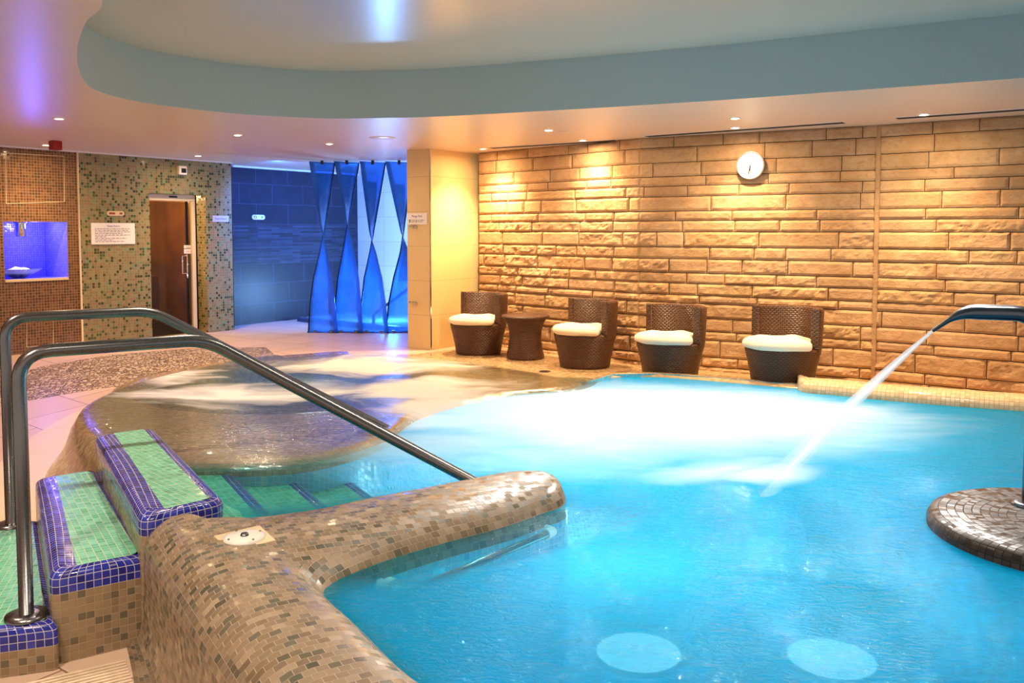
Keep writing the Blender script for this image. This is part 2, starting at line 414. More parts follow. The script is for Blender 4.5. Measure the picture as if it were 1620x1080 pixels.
# water
def ell(t, P, cx, cy, rx, ry, rot=0.0):
    mp = t.n('ShaderNodeMapping', _vector_type='TEXTURE'); t.l(P, mp.inputs[0])
    mp.inputs['Location'].default_value = (cx, cy, 0); mp.inputs['Rotation'].default_value = (0, 0, rot); mp.inputs['Scale'].default_value = (rx, ry, 1e6)
    return t.math('SUBTRACT', 1.0, t.vmath('LENGTH', mp.outputs[0], out='Value'))

def water(name, tint, blobs, turb=0.0, turb_col=(.05,.55,.85,1), clear=None, ripple=0.35, foam_gain=1.0, foam_col=(.95,.97,1,1), base_foam=0.0, soft=(0.0, 0.75), streak=0.5, trans=0.5, warp=0.6, refl=1.0):
    t = NT(name); P0 = t.pos()
    flat = t.vmath('MULTIPLY', P0, (1, 1, 0))
    _, wc = t.noise(flat, 0.9, 3, 0.5)
    w = t.vmath('SCALE', t.vmath('SUBTRACT', wc, (.5, .5, .5)), warp)
    P = t.vmath('ADD', flat, w)
    acc = None
    for (cx, cy, rx, ry, rot, amp) in blobs:
        e = t.math('MULTIPLY', t.math('MAXIMUM', ell(t, P, cx, cy, rx, ry, rot), 0.0), amp)
        acc = e if acc is None else t.math('MAXIMUM', acc, e)
    mp = t.n('ShaderNodeMapping'); t.l(P, mp.inputs[0]); mp.inputs['Scale'].default_value = (1.0, 2.6, 1); mp.inputs['Rotation'].default_value = (0, 0, 0.25)
    s1, _ = t.noise(mp.outputs[0], 1.1, 4, 0.5, 1.2)
    if acc is None: acc = 0.0
    m = t.math('MULTIPLY_ADD', t.math('SUBTRACT', s1, 0.5), streak, acc)
    m = t.mapr(m, soft[0], soft[1]); m = t.math('ADD', t.math('MULTIPLY', m, foam_gain), base_foam, clamp=True)
    # ripples
    mp2 = t.n('ShaderNodeMapping'); t.l(P0, mp2.inputs[0]); mp2.inputs['Scale'].default_value = (1.0, 1.7, 1)
    r1, _ = t.noise(mp2.outputs[0], 5.0, 3, 0.55, 0.6); r2, _ = t.noise(mp2.outputs[0], 19, 3, 0.6, 1.2)
    h = t.math('ADD', t.math('MULTIPLY', r1, 1.0), t.math('MULTIPLY', r2, 0.50))
    nb = t.bump(h, ripple, 0.06)
    tr = t.n('ShaderNodeBsdfTransparent'); tr.inputs[0].default_value = tint
    gl = t.n('ShaderNodeBsdfGlossy'); gl.inputs['Roughness'].default_value = 0.025; t.l(nb, gl.inputs['Normal'])
    fr = t.n('ShaderNodeFresnel'); fr.inputs[0].default_value = 1.33; t.l(nb, fr.inputs['Normal'])
    m1 = t.n('ShaderNodeMixShader'); t.l(t.math('MULTIPLY', fr.outputs[0], refl, clamp=True), m1.inputs[0]); t.l(tr.outputs[0], m1.inputs[1]); t.l(gl.outputs[0], m1.inputs[2])
    if turb:
        # suspended bubbles make the water body cloudy
        d0 = t.n('ShaderNodeBsdfDiffuse'); d0.inputs[0].default_value = turb_col
        t0 = t.n('ShaderNodeBsdfTranslucent'); t0.inputs[0].default_value = turb_col
        t.l(nb, d0.inputs['Normal']); t.l(nb, t0.inputs['Normal'])
        mt = t.n('ShaderNodeMixShader'); mt.inputs[0].default_value = .90; t.l(d0.outputs[0], mt.inputs[1]); t.l(t0.outputs[0], mt.inputs[2])
        tf = turb
        for cl_, ca_ in (clear or []):
            tf = t.math('MULTIPLY', tf, t.math('SUBTRACT', 1.0, t.mapr(ell(t, flat, *cl_), 0.0, 0.45, 0.0, ca_)))
        mb_ = t.n('ShaderNodeMixShader'); t.setin(mb_.inputs[0], tf); t.l(tr.outputs[0], mb_.inputs[1]); t.l(mt.outputs[0], mb_.inputs[2])
        t.l(mb_.outputs[0], m1.inputs[1])
    df = t.n('ShaderNodeBsdfDiffuse'); df.inputs[0].default_value = foam_col
    tl = t.n('ShaderNodeBsdfTranslucent'); tl.inputs[0].default_value = foam_col
    mf = t.n('ShaderNodeMixShader'); mf.inputs[0].default_value = trans; t.l(df.outputs[0], mf.inputs[1]); t.l(tl.outputs[0], mf.inputs[2])
    m2 = t.n('ShaderNodeMixShader'); t.l(m, m2.inputs[0]); t.l(m1.outputs[0], m2.inputs[1]); t.l(mf.outputs[0], m2.inputs[2])
    t.l(m2.outputs[0], t.out.inputs[0]); return t.mat

# ------------------------------------------------------------------ levels
ZC, ZD = 2.43, 2.84       # soffit and recess ceiling
ZW = 0.06                 # water
def wallfloor(x, y):
    k = min(1, max(0, (-1.5 - x) / 1.0)); k = k*k*(3-2*k)
    k = max(k, min(1, max(0, (4.9-y)/.5)))
    r = 0.35 * min(1, max(0, (10.3 - y) / 3.6)) + 0.10 * min(1, max(0, (6.4 - y) / 1.8))
    return -r * k

def catmull(pts, n=8, closed=False):
    pts = [Vector(p) for p in pts]; out = []; N = len(pts)
    for i in range(N if closed else N-1):
        g = lambda k: pts[k % N] if closed else pts[max(0, min(N-1, k))]
        p0, p1, p2, p3 = g(i-1), g(i), g(i+1), g(i+2)
        for j in range(n):
            s = j/n
            out.append(0.5*((2*p1)+(p2-p0)*s+(2*p0-5*p1+4*p2-p3)*s*s+(3*p1-p0-3*p2+p3)*s**3))
    if not closed: out.append(pts[-1])
    return out
def resample(pts, n):
    L = [0.0]
    for a, b in zip(pts, pts[1:]): L.append(L[-1] + (b-a).length)
    out = []; k = 0
    for i in range(n):
        s = L[-1]*i/(n-1)
        while k < len(L)-2 and L[k+1] < s: k += 1
        f = (s-L[k])/max(1e-9, L[k+1]-L[k]); out.append(pts[k].lerp(pts[k+1], min(1, max(0, f))))
    return out
def inside(p, poly):
    c = False; j = len(poly)-1
    for i in range(len(poly)):
        a, b = poly[i], poly[j]
        if (a[1] > p[1]) != (b[1] > p[1]) and p[0] < (b[0]-a[0])*(p[1]-a[1])/(b[1]-a[1])+a[0]: c = not c
        j = i
    return c
def v2(p): return Vector((p[0], p[1]))

def sheet(name, outer, holes, zf, mats, regions=(), step=0.5, uvf=None, flip=False, smooth=True):
    """flat-ish mesh with holes; regions = [(poly, material index)]"""
    vs, es = [], []
    def loop(poly):
        b = len(vs)
        for p in poly: vs.append(v2(p))
        n = len(poly)
        for i in range(n): es.append((b+i, b+(i+1) % n))
    loop(outer)
    for h in holes: loop(h)
    for r, mi in regions: loop(r)
    xs = [p[0] for p in outer]; ys = [p[1] for p in outer]
    x = min(xs)+step/2
    while x < max(xs):
        y = min(ys)+step/2
        while y < max(ys):
            if inside((x, y), outer): vs.append(Vector((x+.001*sin(y*7), y+.001*sin(x*5))))
            y += step
        x += step
    r = delaunay_2d_cdt(vs, es, [], 0, 1e-5)
    V, F = r[0], r[2]
    mb = MB(); fs = []; ms = []
    for f in F:
        c = sum((V[i] for i in f), Vector((0, 0)))/len(f)
        if not inside(c, outer) or any(inside(c, h) for h in holes): continue
        mi = 0
        for rg, m_ in regions:
            if inside(c, rg): mi = m_
        fs.append(tuple(f) if not flip else tuple(f)[::-1]); ms.append(mi)
    mb.add([(p.x, p.y, zf(p.x, p.y)) for p in V], fs, None, ms, smooth)
    return mb.build(name, mats)

# ================================================================== SETTING
# --- ceiling plan: curved recess
rec_px = [(162,0),(136,35),(123,73),(124,105),(136,132),(158,145),(207,158.5),(281,170),(389,181),(506,187),(605,186.5),(700,184),(913,172.5),(1100,161),(1160,157),(1390,140),(1620,123)]
rec = [G(x, y, ZC) for x, y in rec_px]
rec += [Vector((x, y, ZC)) for x, y in [(4.05,5.15),(4.7,4.6),(5.0,3.6),(4.6,2.2),(3.4,.9),(1.6,0.2),(0.2,0.5),(-0.9,1.6),(-1.45,2.9)]]
rec = catmull(rec, 6, True)
A_ = G(758,242,ZC); B_ = G(1009,218,ZC); C_ = G(1390,197,ZC); D_ = G(1620,181,ZC)
E_ = C_ + (D_-C_).normalized()*6.0
LW0 = G(0,230,ZC); LW1 = G(122,238.2,ZC); LW2 = G(366,257,ZC)
ldir = (LW2-LW0).normalized(); lnor = Vector((-ldir.y, ldir.x, 0)) * 1.0      # points into the wall (away from the room)
LWs = LW0 - ldir*8.5
BW0 = G(366,261.5,ZC); BW1 = G(565,275.6,ZC)
PW1 = BW1 + Vector((1.6,-1.1,0)).normalized()*3.2
ceil_outer = [(-9.5,-2.5),(10.0,-2.5),(10.0,18.5),(-9.5,18.5)]
sheet('ceiling', ceil_outer, [[(p.x, p.y) for p in rec]], lambda x, y: ZC, [M['soffit']], step=1.0, flip=True, smooth=False)['kind'] = 'structure'
SC.objects['ceiling'].name = 'ceiling'
mb = MB(); rr = rec + [rec[0]]
rows = [[Vector((p.x, p.y, ZC)), Vector((p.x, p.y, ZC+.2)), Vector((p.x, p.y, ZD-.03)), Vector((p.x, p.y, ZD+.05))] for p in rec]
mb.grid(rows, closed_u=True, smooth=True)
tag(mb.build('trim_1', M['fascia']), kind='structure')
mb = MB(); cen = Vector((1.2,3.6,0))
pl = [((p-cen)*1.0+cen) for p in rec]
mb.add([(p.x, p.y, ZD+.0) for p in pl], [tuple(range(len(pl)))[::-1]])
tag(mb.build('ceiling_recess', M['dome']), kind='structure')

# --- stone wall
courses = [.112,.158,.146,.10,.11,.152,.10,.117,.158,.123,.146,.11,.122,.085,.15,.135,.09,.175,.10,.12]
def stone_wall(name, a, b, seed, first):
    rnd = random.Random(seed)
    d = (b-a).normalized(); b = b+d*.02; L = (b-a).length; n = Vector((d.y, -d.x, 0))      # toward the room
    if n.y > 0: n = -n
    mb = MB(); cols = []
    z = ZC
    def P(u, zz, o): return Vector((a.x+d.x*u+n.x*o, a.y+d.y*u+n.y*o, zz))
    mb.add([P(0,-.2,-.0), P(L,-.2,0), P(L,ZC,0), P(0,ZC,0)], [(0,1,2,3)], None, 1); cols.append((1,1,1))
    for ci, h in enumerate(courses):
        if z < -0.25: break
        z0 = z-h; u = 0.0
        if ci % 2 == 0: u = -rnd.uniform(0.1, .4)
        while u < L:
            w = rnd.uniform(0.28, 0.80) if h > .1 else rnd.uniform(.3, .9)
            u1 = u+w
            if L-u1 < 0.12: u1 = L
            ua, ub = max(0, u), min(L, u1)
            if ub-ua > 0.03:
                g = 0.0032; st = 0.022
                proj = rnd.uniform(0.016, 0.026); rough = rnd.choice([.004,.007,.012,.020,.028]) if z < 1.8 else rnd.choice([.002,.003,.005,.010])
                tint = rnd.uniform(.86, 1.06); tc = (tint, tint*rnd.uniform(.96, 1.0), tint*rnd.uniform(.9, 1.0))
                nu = max(3, int((ub-ua)/st)); nv = max(3, int(h/st)); sd = rnd.uniform(0, 100)
                rows = []
                for i in range(nu+1):
                    r = []
                    for j in range(nv+1):
                        uu = ua+g+(ub-ua-2*g)*i/nu; zz = z0+g+(h-2*g)*j/nv
                        e = min(i, nu-i, j, nv-j)
                        q = Vector((uu*8+zz*3, zz*10-uu*2, sd))
                        nz = noise.noise(q)*0.6+noise.noise(q*2.7)*0.35 + abs(noise.noise(q*1.3+Vector((5,5,5))))*0.8 + noise.noise(q*6)*.15
                        o = proj + rough*nz
                        if e == 0: o = o*.35
                        jj = .0025*noise.noise(Vector((uu*20, zz*20, 3)))
                        r.append(P(uu+jj, zz+jj, o))
                    rows.append(r)
                nf = len(mb.f); mb.grid(rows, smooth=False, flip=False); cols += [tc]*(len(mb.f)-nf)
            u = u1
        z = z0
    o = mb.build(name, [M['stone'], M['gap']])
    at = o.data.color_attributes.new('stone', 'FLOAT_COLOR', 'CORNER')
    buf = []
    for p in o.data.polygons:
        c = cols[p.index]
        for _ in p.loop_indices: buf += [c[0], c[1], c[2], 1.0]
    at.data.foreach_set('color', buf)
    tag(o, kind='structure'); return o
def xy(p, z=0): return Vector((p.x, p.y, z))
for q_ in (B_, C_, E_): q_ += Vector((.03,.05,0))
stone_wall('wall_right', xy(A_), xy(B_), 11, 0)
stone_wall('wall_right_middle', xy(B_), xy(C_), 12, 0)
stone_wall('wall_right_near', xy(C_), xy(E_), 13, 0)
# strip where two stretches of the stone wall meet
nn = Vector((-.49,-.87,0)); mb = MB()
rows = []
for k in range(40):
    z = ZC - (ZC+.2)*k/39; o_ = .03+.008*noise.noise(Vector((0, 0, z*6)))
    c0 = xy(C_, z)
    rows.append([c0+Vector((-.02,.012,0)), c0+Vector((-.018,.010,0))+nn*o_, c0+Vector((.014,-.008,0))+nn*o_, c0+Vector((.018,-.01,0))])
mb.grid(rows, smooth=False)
o = mb.build('trim_2', M['stone']); o.data.color_attributes.new('stone', 'FLOAT_COLOR', 'CORNER')
for d_ in o.data.color_attributes['stone'].data: d_.color = (.8,.76,.7,1)
tag(o, kind='structure')

# dark air slots in the soffit along the stone wall
def slot(pa, pb, lab):
    a, b = G(*pa, ZC-.001), G(*pb, ZC-.001); d = (b-a).normalized(); n = Vector((-d.y, d.x, 0))
    th = thing('air_slot', lab, 'vent', (a+b)/2, 0, 'linear air slots above the stone wall')
    q = (b-a)/2
    m_ = MB(); m_.add([-q-n*.075, q-n*.075, q+n*.075, -q+n*.075], [(0,3,2,1)]); o1 = m_.build('slot_opening', M['darkvoid'], th)
    m_ = MB()
    for s in (-1, 1): m_.box(n*(s*.078)+Vector((0,0,-.0005)), ((b-a).length, .012, .004), atan2(d.y, d.x))
    m_.build('slot_edge', M['cornice'], th)
slot((775,234.5), (975,222), 'long dark air slot in the ceiling beside the pilaster')
slot((1022,216), (1335,194), 'long dark air slot in the ceiling above the wall clock')
slot((1418,187.5), (1700,168), 'long dark air slot in the ceiling at the right edge of the room')

# --- pilaster
PLa = G(643.5,237.6,ZC); PLb = G(680.3,234.8,ZC); PLc = G(757,243.5,ZC)
mb = MB()
def vwall(m_, a, b, z0=-.3, z1=ZC, u0=0.0):
    L = (xy(b)-xy(a)).length; n = max(1, int(L/1.0))
    m_.add([xy(a,z0), xy(b,z0), xy(b,z1), xy(a,z1)], [(0,1,2,3)], [[(u0,z0),(u0+L,z0),(u0+L,z1),(u0,z1)]])
pback = xy(PLa)+(xy(PLc)-xy(PLb))
poly = [xy(PLa), xy(PLb), xy(PLc)+Vector((.1,.14,0)), pback+Vector((.1,.14,0))]
mb.prism([(p.x,p.y) for p in poly], -.05, ZC)
tag(mb.build('wall_pilaster', M['limestone']), kind='structure')
mb = MB(); 
dd = Vector((-.0,-1,0)); mb.box(xy(PLb, ZC/2)+Vector((.0,-.004,0)), (.014,.014,ZC), .6); tag(mb.build('trim_3', M['chrome']), kind='structure')

# --- left wall: brown mosaic with a niche, then green mosaic with door opening
def wall_uv(m_, a, d, n, us, zs, skip, u_off=0.0, mi=0, off=0.0):
    for i in range(len(us)-1):
        for j in range(len(zs)-1):
            if (i, j) in skip: continue
            q = [(us[i],zs[j]),(us[i+1],zs[j]),(us[i+1],zs[j+1]),(us[i],zs[j+1])]
            m_.add([a+d*u+Vector((0,0,z))+n*off for u, z in q], [(0,1,2,3)], [[(u+u_off, z) for u, z in q]], mi)
def on_left(px, py):
    """point of the photo on the left wall -> (u, z)"""
    r = ray(px, py); o = Vector((0,0,EYE)); nn_ = lnor; a = xy(LWs)
    t = (a-xy(o)).dot(nn_)/Vector((r.x,r.y,0)).dot(nn_)
    p = o+r*t; return ((xy(p)-a).dot(ldir), p.z)
a0 = xy(LWs)
uS = on_left(122,238)[0]; uE = on_left(366,300)[0]
n0 = on_left(5,352); n1 = on_left(108,438)
nz0, nz1 = on_left(55,441)[1], on_left(55,351)[1]
mb = MB(); us = [0, n0[0], n1[0], uS]; zs = [-.6, nz0, nz1, ZC]
wall_uv(mb, a0, ldir, lnor, us, zs, {(1,1)})
tag(mb.build('wall_left', M['wall_brown']), kind='structure')
# niche box
dp = .56
def LP(u, z, o=0.0): return a0+ldir*u+Vector((0,0,z))+lnor*o
mb = MB()
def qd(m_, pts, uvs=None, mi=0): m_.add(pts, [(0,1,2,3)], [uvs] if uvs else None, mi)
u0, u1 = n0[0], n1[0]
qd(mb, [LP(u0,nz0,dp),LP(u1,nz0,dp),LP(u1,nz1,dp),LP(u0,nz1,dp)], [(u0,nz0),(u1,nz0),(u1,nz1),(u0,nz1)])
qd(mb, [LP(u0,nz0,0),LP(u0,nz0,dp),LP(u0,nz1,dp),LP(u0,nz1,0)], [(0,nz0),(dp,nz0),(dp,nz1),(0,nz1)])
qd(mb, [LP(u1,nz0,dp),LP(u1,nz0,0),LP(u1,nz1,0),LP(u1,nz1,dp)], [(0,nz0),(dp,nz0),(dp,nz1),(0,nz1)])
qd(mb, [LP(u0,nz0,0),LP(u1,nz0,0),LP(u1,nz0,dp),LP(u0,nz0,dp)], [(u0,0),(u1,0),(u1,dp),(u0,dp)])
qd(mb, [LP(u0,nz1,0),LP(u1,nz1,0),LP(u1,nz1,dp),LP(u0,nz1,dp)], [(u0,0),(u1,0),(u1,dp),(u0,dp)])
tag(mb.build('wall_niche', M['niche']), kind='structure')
mb = MB(); mb.box(LP((u0+u1)/2, nz0-.012, .02), (u1-u0, .06, .03), atan2(ldir.y, ldir.x)); tag(mb.build('trim_4', M['creamp']), kind='structure')
# access panels outlined in the brown mosaic
def outline(m_, pxs, w=.007):
    pts = [on_left(*p) for p in pxs]
    for k in range(len(pts)):
        p, q = pts[k], pts[(k+1) % len(pts)]
        P_, Q_ = LP(p[0], p[1], -.002), LP(q[0], q[1], -.002); m_.tube([P_, Q_], w*.5, 6)
mb = MB(); outline(mb, [(8,242),(101,247),(102,319),(10,322)]); outline(mb, [(42,508),(84,505),(84,545),(42,549)])
tag(mb.build('trim_5', M['creamp']), kind='structure')
mb = MB(); mb.tube([LP(uS, -.3, -.004), LP(uS, ZC, -.004)], .012, 8); tag(mb.build('trim_6', M['creamp']), kind='structure')
# green wall with door opening
d0, dz1 = on_left(236,306); d1 = on_left(327,400)[0]; dz1 = on_left(280,307)[1]
mb = MB(); wall_uv(mb, a0, ldir, lnor, [uS, d0, d1, uE], [-.4, 0.0, dz1, ZC], {(1,1)})
rv = .22
qd(mb, [LP(d1,0,rv),LP(d1,0,0),LP(d1,dz1,0),LP(d1,dz1,rv)], [(0,0),(rv,0),(rv,dz1),(0,dz1)])
qd(mb, [LP(d0,0,0),LP(d0,0,rv),LP(d0,dz1,rv),LP(d0,dz1,0)], [(0,0),(rv,0),(rv,dz1),(0,dz1)])
qd(mb, [LP(d0,dz1,0),LP(d1,dz1,0),LP(d1,dz1,rv),LP(d0,dz1,rv)], [(0,0),(rv,0),(rv,dz1),(0,dz1)])
qd(mb, [LP(uE,-.4,0),LP(uE,-.4,.3),LP(uE,ZC,.3),LP(uE,ZC,0)], [(0,0),(.3,0),(.3,ZC),(0,ZC)])
tag(mb.build('wall_left_green', M['wall_green']), kind='structure')
# steam room behind the door
mb = MB(); o1 = 2.2
for q in ([LP(d0-.6,0,o1),LP(d1+.6,0,o1),LP(d1+.6,2.3,o1),LP(d0-.6,2.3,o1)], [LP(d0-.6,0,rv),LP(d0-.6,0,o1),LP(d0-.6,2.3,o1),LP(d0-.6,2.3,rv)],
          [LP(d1+.6,0,rv),LP(d1+.6,0,o1),LP(d1+.6,2.3,o1),LP(d1+.6,2.3,rv)], [LP(d0-.6,0,rv),LP(d1+.6,0,rv),LP(d1+.6,0,o1),LP(d0-.6,0,o1)], [LP(d0-.6,2.3,rv),LP(d1+.6,2.3,rv),LP(d1+.6,2.3,o1),LP(d0-.6,2.3,o1)]): qd(mb, q)
tag(mb.build('wall_steam_room', M['steamwall']), kind='structure')
mb = MB(); mb.box(LP(d0+.25,.42,1.6), (1.2, .8, .7), atan2(ldir.y, ldir.x))
tag(mb.build('bench', M['benchbrown']), 'brown bench seen through the bronze glass steam room door', 'bench')
# door
door = bpy.data.objects.new('door_1', None); COL.objects.link(door); door['kind'] = 'structure'
mb = MB(); fw = .05
mid = on_left(316,400)[0]
ang = atan2(ldir.y, ldir.x)
mb.box(LP((d0+mid)/2, dz1-.045, .13), (mid-d0, .09, .09), ang); mb.box(LP(mid-.03, (dz1-.09)/2, .13), (.06, .09, dz1-.09), ang); mb.box(LP(d0+.012, (dz1-.09)/2, .13), (.024, .07, dz1-.09), ang)
mb.build('door_frame', M['doorframe'], door, bevel=.006)
mb = MB(); mb.box(LP((d0+mid)/2-.01, (dz1-.09)/2, .13), (mid-d0-.09, .012, dz1-.11), ang); mb.build('door_pane', M['doorglass'], door)
mb = MB(); hx_ = on_left(303,430)[0]
hz0, hz1 = on_left(303,440)[1], on_left(303,402)[1]
mb.tube([LP(hx_,hz0,.10),LP(hx_,hz1,.10)], .012, 10)
mb.build('door_handle', M['chrome'], door)
mb = MB(); hx2 = on_left(296,430)[0]; h0_, h1_ = on_left(296,433)[1], on_left(296,405)[1]
mb.tube([LP(hx_,h0_,.10),LP(hx2,h0_,.11),LP(hx2,h1_,.11),LP(hx_,h1_,.10)], .010, 10); mb.build('door_handle', M['chrome'], door)
for zz in (1.45, .85, .2):
    mb = MB(); mb.box(LP(d0+.012, zz*dz1/1.9, .085), (.03, .03, .09), ang); mb.build('hinge', M['chrome'], door)
mb = MB(); mb.box(LP((d0+mid)/2+.03, dz1-.035, .08), (.12, .012, .022), ang); mb.build('closer', M['black'], door)
for (y0, y1) in ((388,392.5),(394,401)):
    p, q = on_left(299,y0), on_left(312,y1)
    mb = MB(); mb.box(LP((p[0]+q[0])/2, (p[1]+q[1])/2, .118), (abs(q[0]-p[0]), .004, abs(p[1]-q[1])), ang); o = mb.build('door_notice', M['signwhite'], door)
    mb = MB()
    for k in range(3): mb.box(LP((p[0]+q[0])/2, (p[1]+q[1])/2+(k-1)*.012, .1155), (abs(q[0]-p[0])*.7, .002, .003), ang)
    mb.build('notice_print', M['red'], o)

# --- slate wall and pale wall at the back
mb = MB(); vwall(mb, BW0-(BW1-BW0).normalized()*.8, BW1); tag(mb.build('wall_back_slate', M['slate']), kind='structure')
mb = MB(); vwall(mb, BW1, PW1); tag(mb.build('wall_back_pale', M['pale']), kind='structure')
mb = MB()
def strip(m_, a, b, off, w=.03, z=ZC-.018, h=.03):
    d = (xy(b)-xy(a)); m_.box((xy(a)+xy(b))/2+Vector((0,0,z))+off, (d.length, w, h), atan2(d.y, d.x))
strip(mb, LW0-ldir*3, LW2, -lnor*.012, .025, ZC-.008, .016); tag(mb.build('trim_7', M['cornice']), kind='structure')
mb = MB(); bn = Vector(((BW1-BW0).normalized().y, -(BW1-BW0).normalized().x, 0)); strip(mb, BW0, BW1, bn*.02, .04, ZC-.012, .024)
tag(mb.build('trim_8', M['cornice']), kind='structure')
# closing wall, right of the pale wall, hidden behind the pilaster
mb = MB(); vwall(mb, PW1, xy(PLc)+Vector((.2,.2,0))); tag(mb.build('wall_back_side', M['pale']), kind='structure')

# ================================================================== POOL PLAN
def Gp(pts, z): return [G(x, y, z) for x, y in pts]
# shelf around the hot tub : outer outline, counter-clockwise from the right
TC = Vector((-1.95, 7.92, 0)); TR = 1.38
ZS = .09
shelf_px = [(935,598),(900,612),(800,620),(720,634),(650,657),(600,690),(480,722),(310,728),(238,722),(150,706),(113,672),(116,645),(150,624),(195,607),(250,592),(320,577),(400,563),(480,556),(560,552),(660,556),(760,566),(860,580),(915,590)]
shelf = [G(x, y, ZS) for x, y in shelf_px]
shelf = catmull(shelf, 6, True)
def ray_out(a):
    """distance from TC to outline in direction a"""
    d = Vector((cos(a), sin(a))); best = 0
    c = v2(TC)
    for i in range(len(shelf)):
        p, q = v2(shelf[i]), v2(shelf[(i+1) % len(shelf)]); e = q-p
        den = d.x*e.y-d.y*e.x
        if abs(den) < 1e-9: continue
        w = p-c; t_ = (w.x*e.y-w.y*e.x)/den; s_ = (w.x*d.y-w.y*d.x)/den
        if t_ > 0 and -1e-6 <= s_ <= 1+1e-6: best = max(best, t_)
    return best
def kind_at(p):
    """0 pool side, 1 raised edge over low floor, 2 merges with the deck"""
    if p.y > 8.0 and p.x > -2.6: return 2
    if p.x < -2.05 : return 1
    return 0
NA = 220; rows = []; kinds = []; uvs = []
for k in range(NA):
    a = 2*pi*k/NA; R = ray_out(a); d = Vector((cos(a), sin(a), 0)); p = TC+d*R; kd = kind_at(p); kinds.append(kd)
    z_in = ZS-.02
    r = [(TR-.30,-.75),(TR-.10,-.45),(TR-.08,-.1),(TR-.05,0.02),(TR,z_in-.01),(TR+.06,z_in)]
    R2 = max(R, TR+.25)
    fl = wallfloor(p.x, p.y)
    low = max(0.0, min(1.0, (-fl)/.2))
    if kd == 2 and low < .05:
        prof = [(R2-.28, ZS*.7),(R2-.14,ZS*.35),(R2-.04,.008),(R2,-.01),(R2+.0,-.06)] + [(R2,-.1)]*4
    elif kd == 0:
        prof = [(R2-.16,ZS),(R2-.06,ZS-.012),(R2-.015,ZS-.05),(R2,ZS-.1),(R2,-.3),(R2,-.6),(R2,-.9),(R2,-1.0),(R2,-1.12)]
    else:
        lo = low
        e = .30*lo+.05
        prof = [(R2-.18,ZS),(R2-.06,ZS-.025),(R2-.0,ZS-.10*lo-.02),(R2+.05*lo,ZS-.22*lo-.03),(R2+.07*lo,fl+.16*lo),(R2+.10*lo,fl+.10*lo),(R2+.16*lo,fl+.03),(R2+.20*lo,fl-.02),(R2+.2*lo,fl-.06)]
    r += prof
    rows.append([TC+d*q+Vector((0,0,z)) for q, z in r]); 
    pl_ = [0.0]
    for j in range(1, len(r)): pl_.append(pl_[-1]+sqrt((r[j][0]-r[j-1][0])**2+(r[j][1]-r[j-1][1])**2))
    uvs.append(pl_)
uvg = []; ua = 0.0
for k in range(NA+1):
    if k: ua += (rows[k % NA][7]-rows[(k-1) % NA][7]).length
    uvg.append([(ua, q) for q in uvs[k % NA]])
mb = MB(); mb.grid(rows, closed_u=True, uv=uvg, mfun=lambda i, j: 1 if j < 3 else (2 if (kinds[i] == 0 and j >= 9) else 0))
mb.lathe([(0.01,-.76),(.8,-.76),(TR-.3,-.75)], TC, 40, 1)
tub = mb.build('hot_tub', [M['shelf'], M['bowl'], M['bluetile']])
tag(tub, 'wide wet brown mosaic rim and bowl of the round bubbling hot tub', 'hot tub')

# coping : left edge L and right edge R
zc = .05
Lp = [Vector((-.1,1.4,0)), Vector((-1.22,3.16,0)), G(222,1030,-.35)*1, G(216,985,-.2), G(226,880,.0), G(262,832,.05), G(330,826,.06), G(370,829,.06), G(480,817,.06), G(560,799.5,.06), G(680,777,.06), G(760,762,.06)]
Lp[2] = Vector((-1.57,3.72,0)); Lp[3] = Vector((-1.73,3.99,0)); Lp[4] = Vector((-1.74,4.2,0)); 
L_ = [xy(p) for p in Lp]
R_px = [(665,1083),(600,1015),(545,968),(527,948),(533,932),(560,914),(620,889),(700,864),(800,837),(870,812)]
R_ = [Vector((.44,1.72,0)), Vector((.2,2.09,0))] + [xy(G(x, y, ZW)) for x, y in R_px]
Lc = resample(catmull(L_, 8), 400); Rc = resample(catmull(R_, 8), 400)
# pair the edges by hand-set knots (fraction on L, fraction on R)
def frac_of(curve, p):
    best = min(range(len(curve)), key=lambda i: (curve[i]-p).length); return best/(len(curve)-1)
kn = [(0,0), (frac_of(Lc, L_[1]), frac_of(Rc, R_[4])), (frac_of(Lc, L_[3]), frac_of(Rc, R_[5])), (frac_of(Lc, L_[5]), frac_of(Rc, R_[6])), (frac_of(Lc, L_[7]), frac_of(Rc, R_[7])), (frac_of(Lc, L_[9]), frac_of(Rc, R_[9])), (1,1)]
NS = 130; pairs = []
for k in range(NS):
    s = k/(NS-1)*(len(kn)-1); i = min(int(s), len(kn)-2); f = s-i
    a = kn[i][0]+(kn[i+1][0]-kn[i][0])*f; b = kn[i][1]+(kn[i+1][1]-kn[i][1])*f
    pairs.append((Lc[round(a*399)], Rc[round(b*399)]))
# smooth
for it in range(5):
    q = pairs[:]
    for k in range(1, NS-1): q[k] = ((pairs[k-1][0]+pairs[k][0]*2+pairs[k+1][0])/4, (pairs[k-1][1]+pairs[k][1]*2+pairs[k+1][1])/4)
    pairs = q
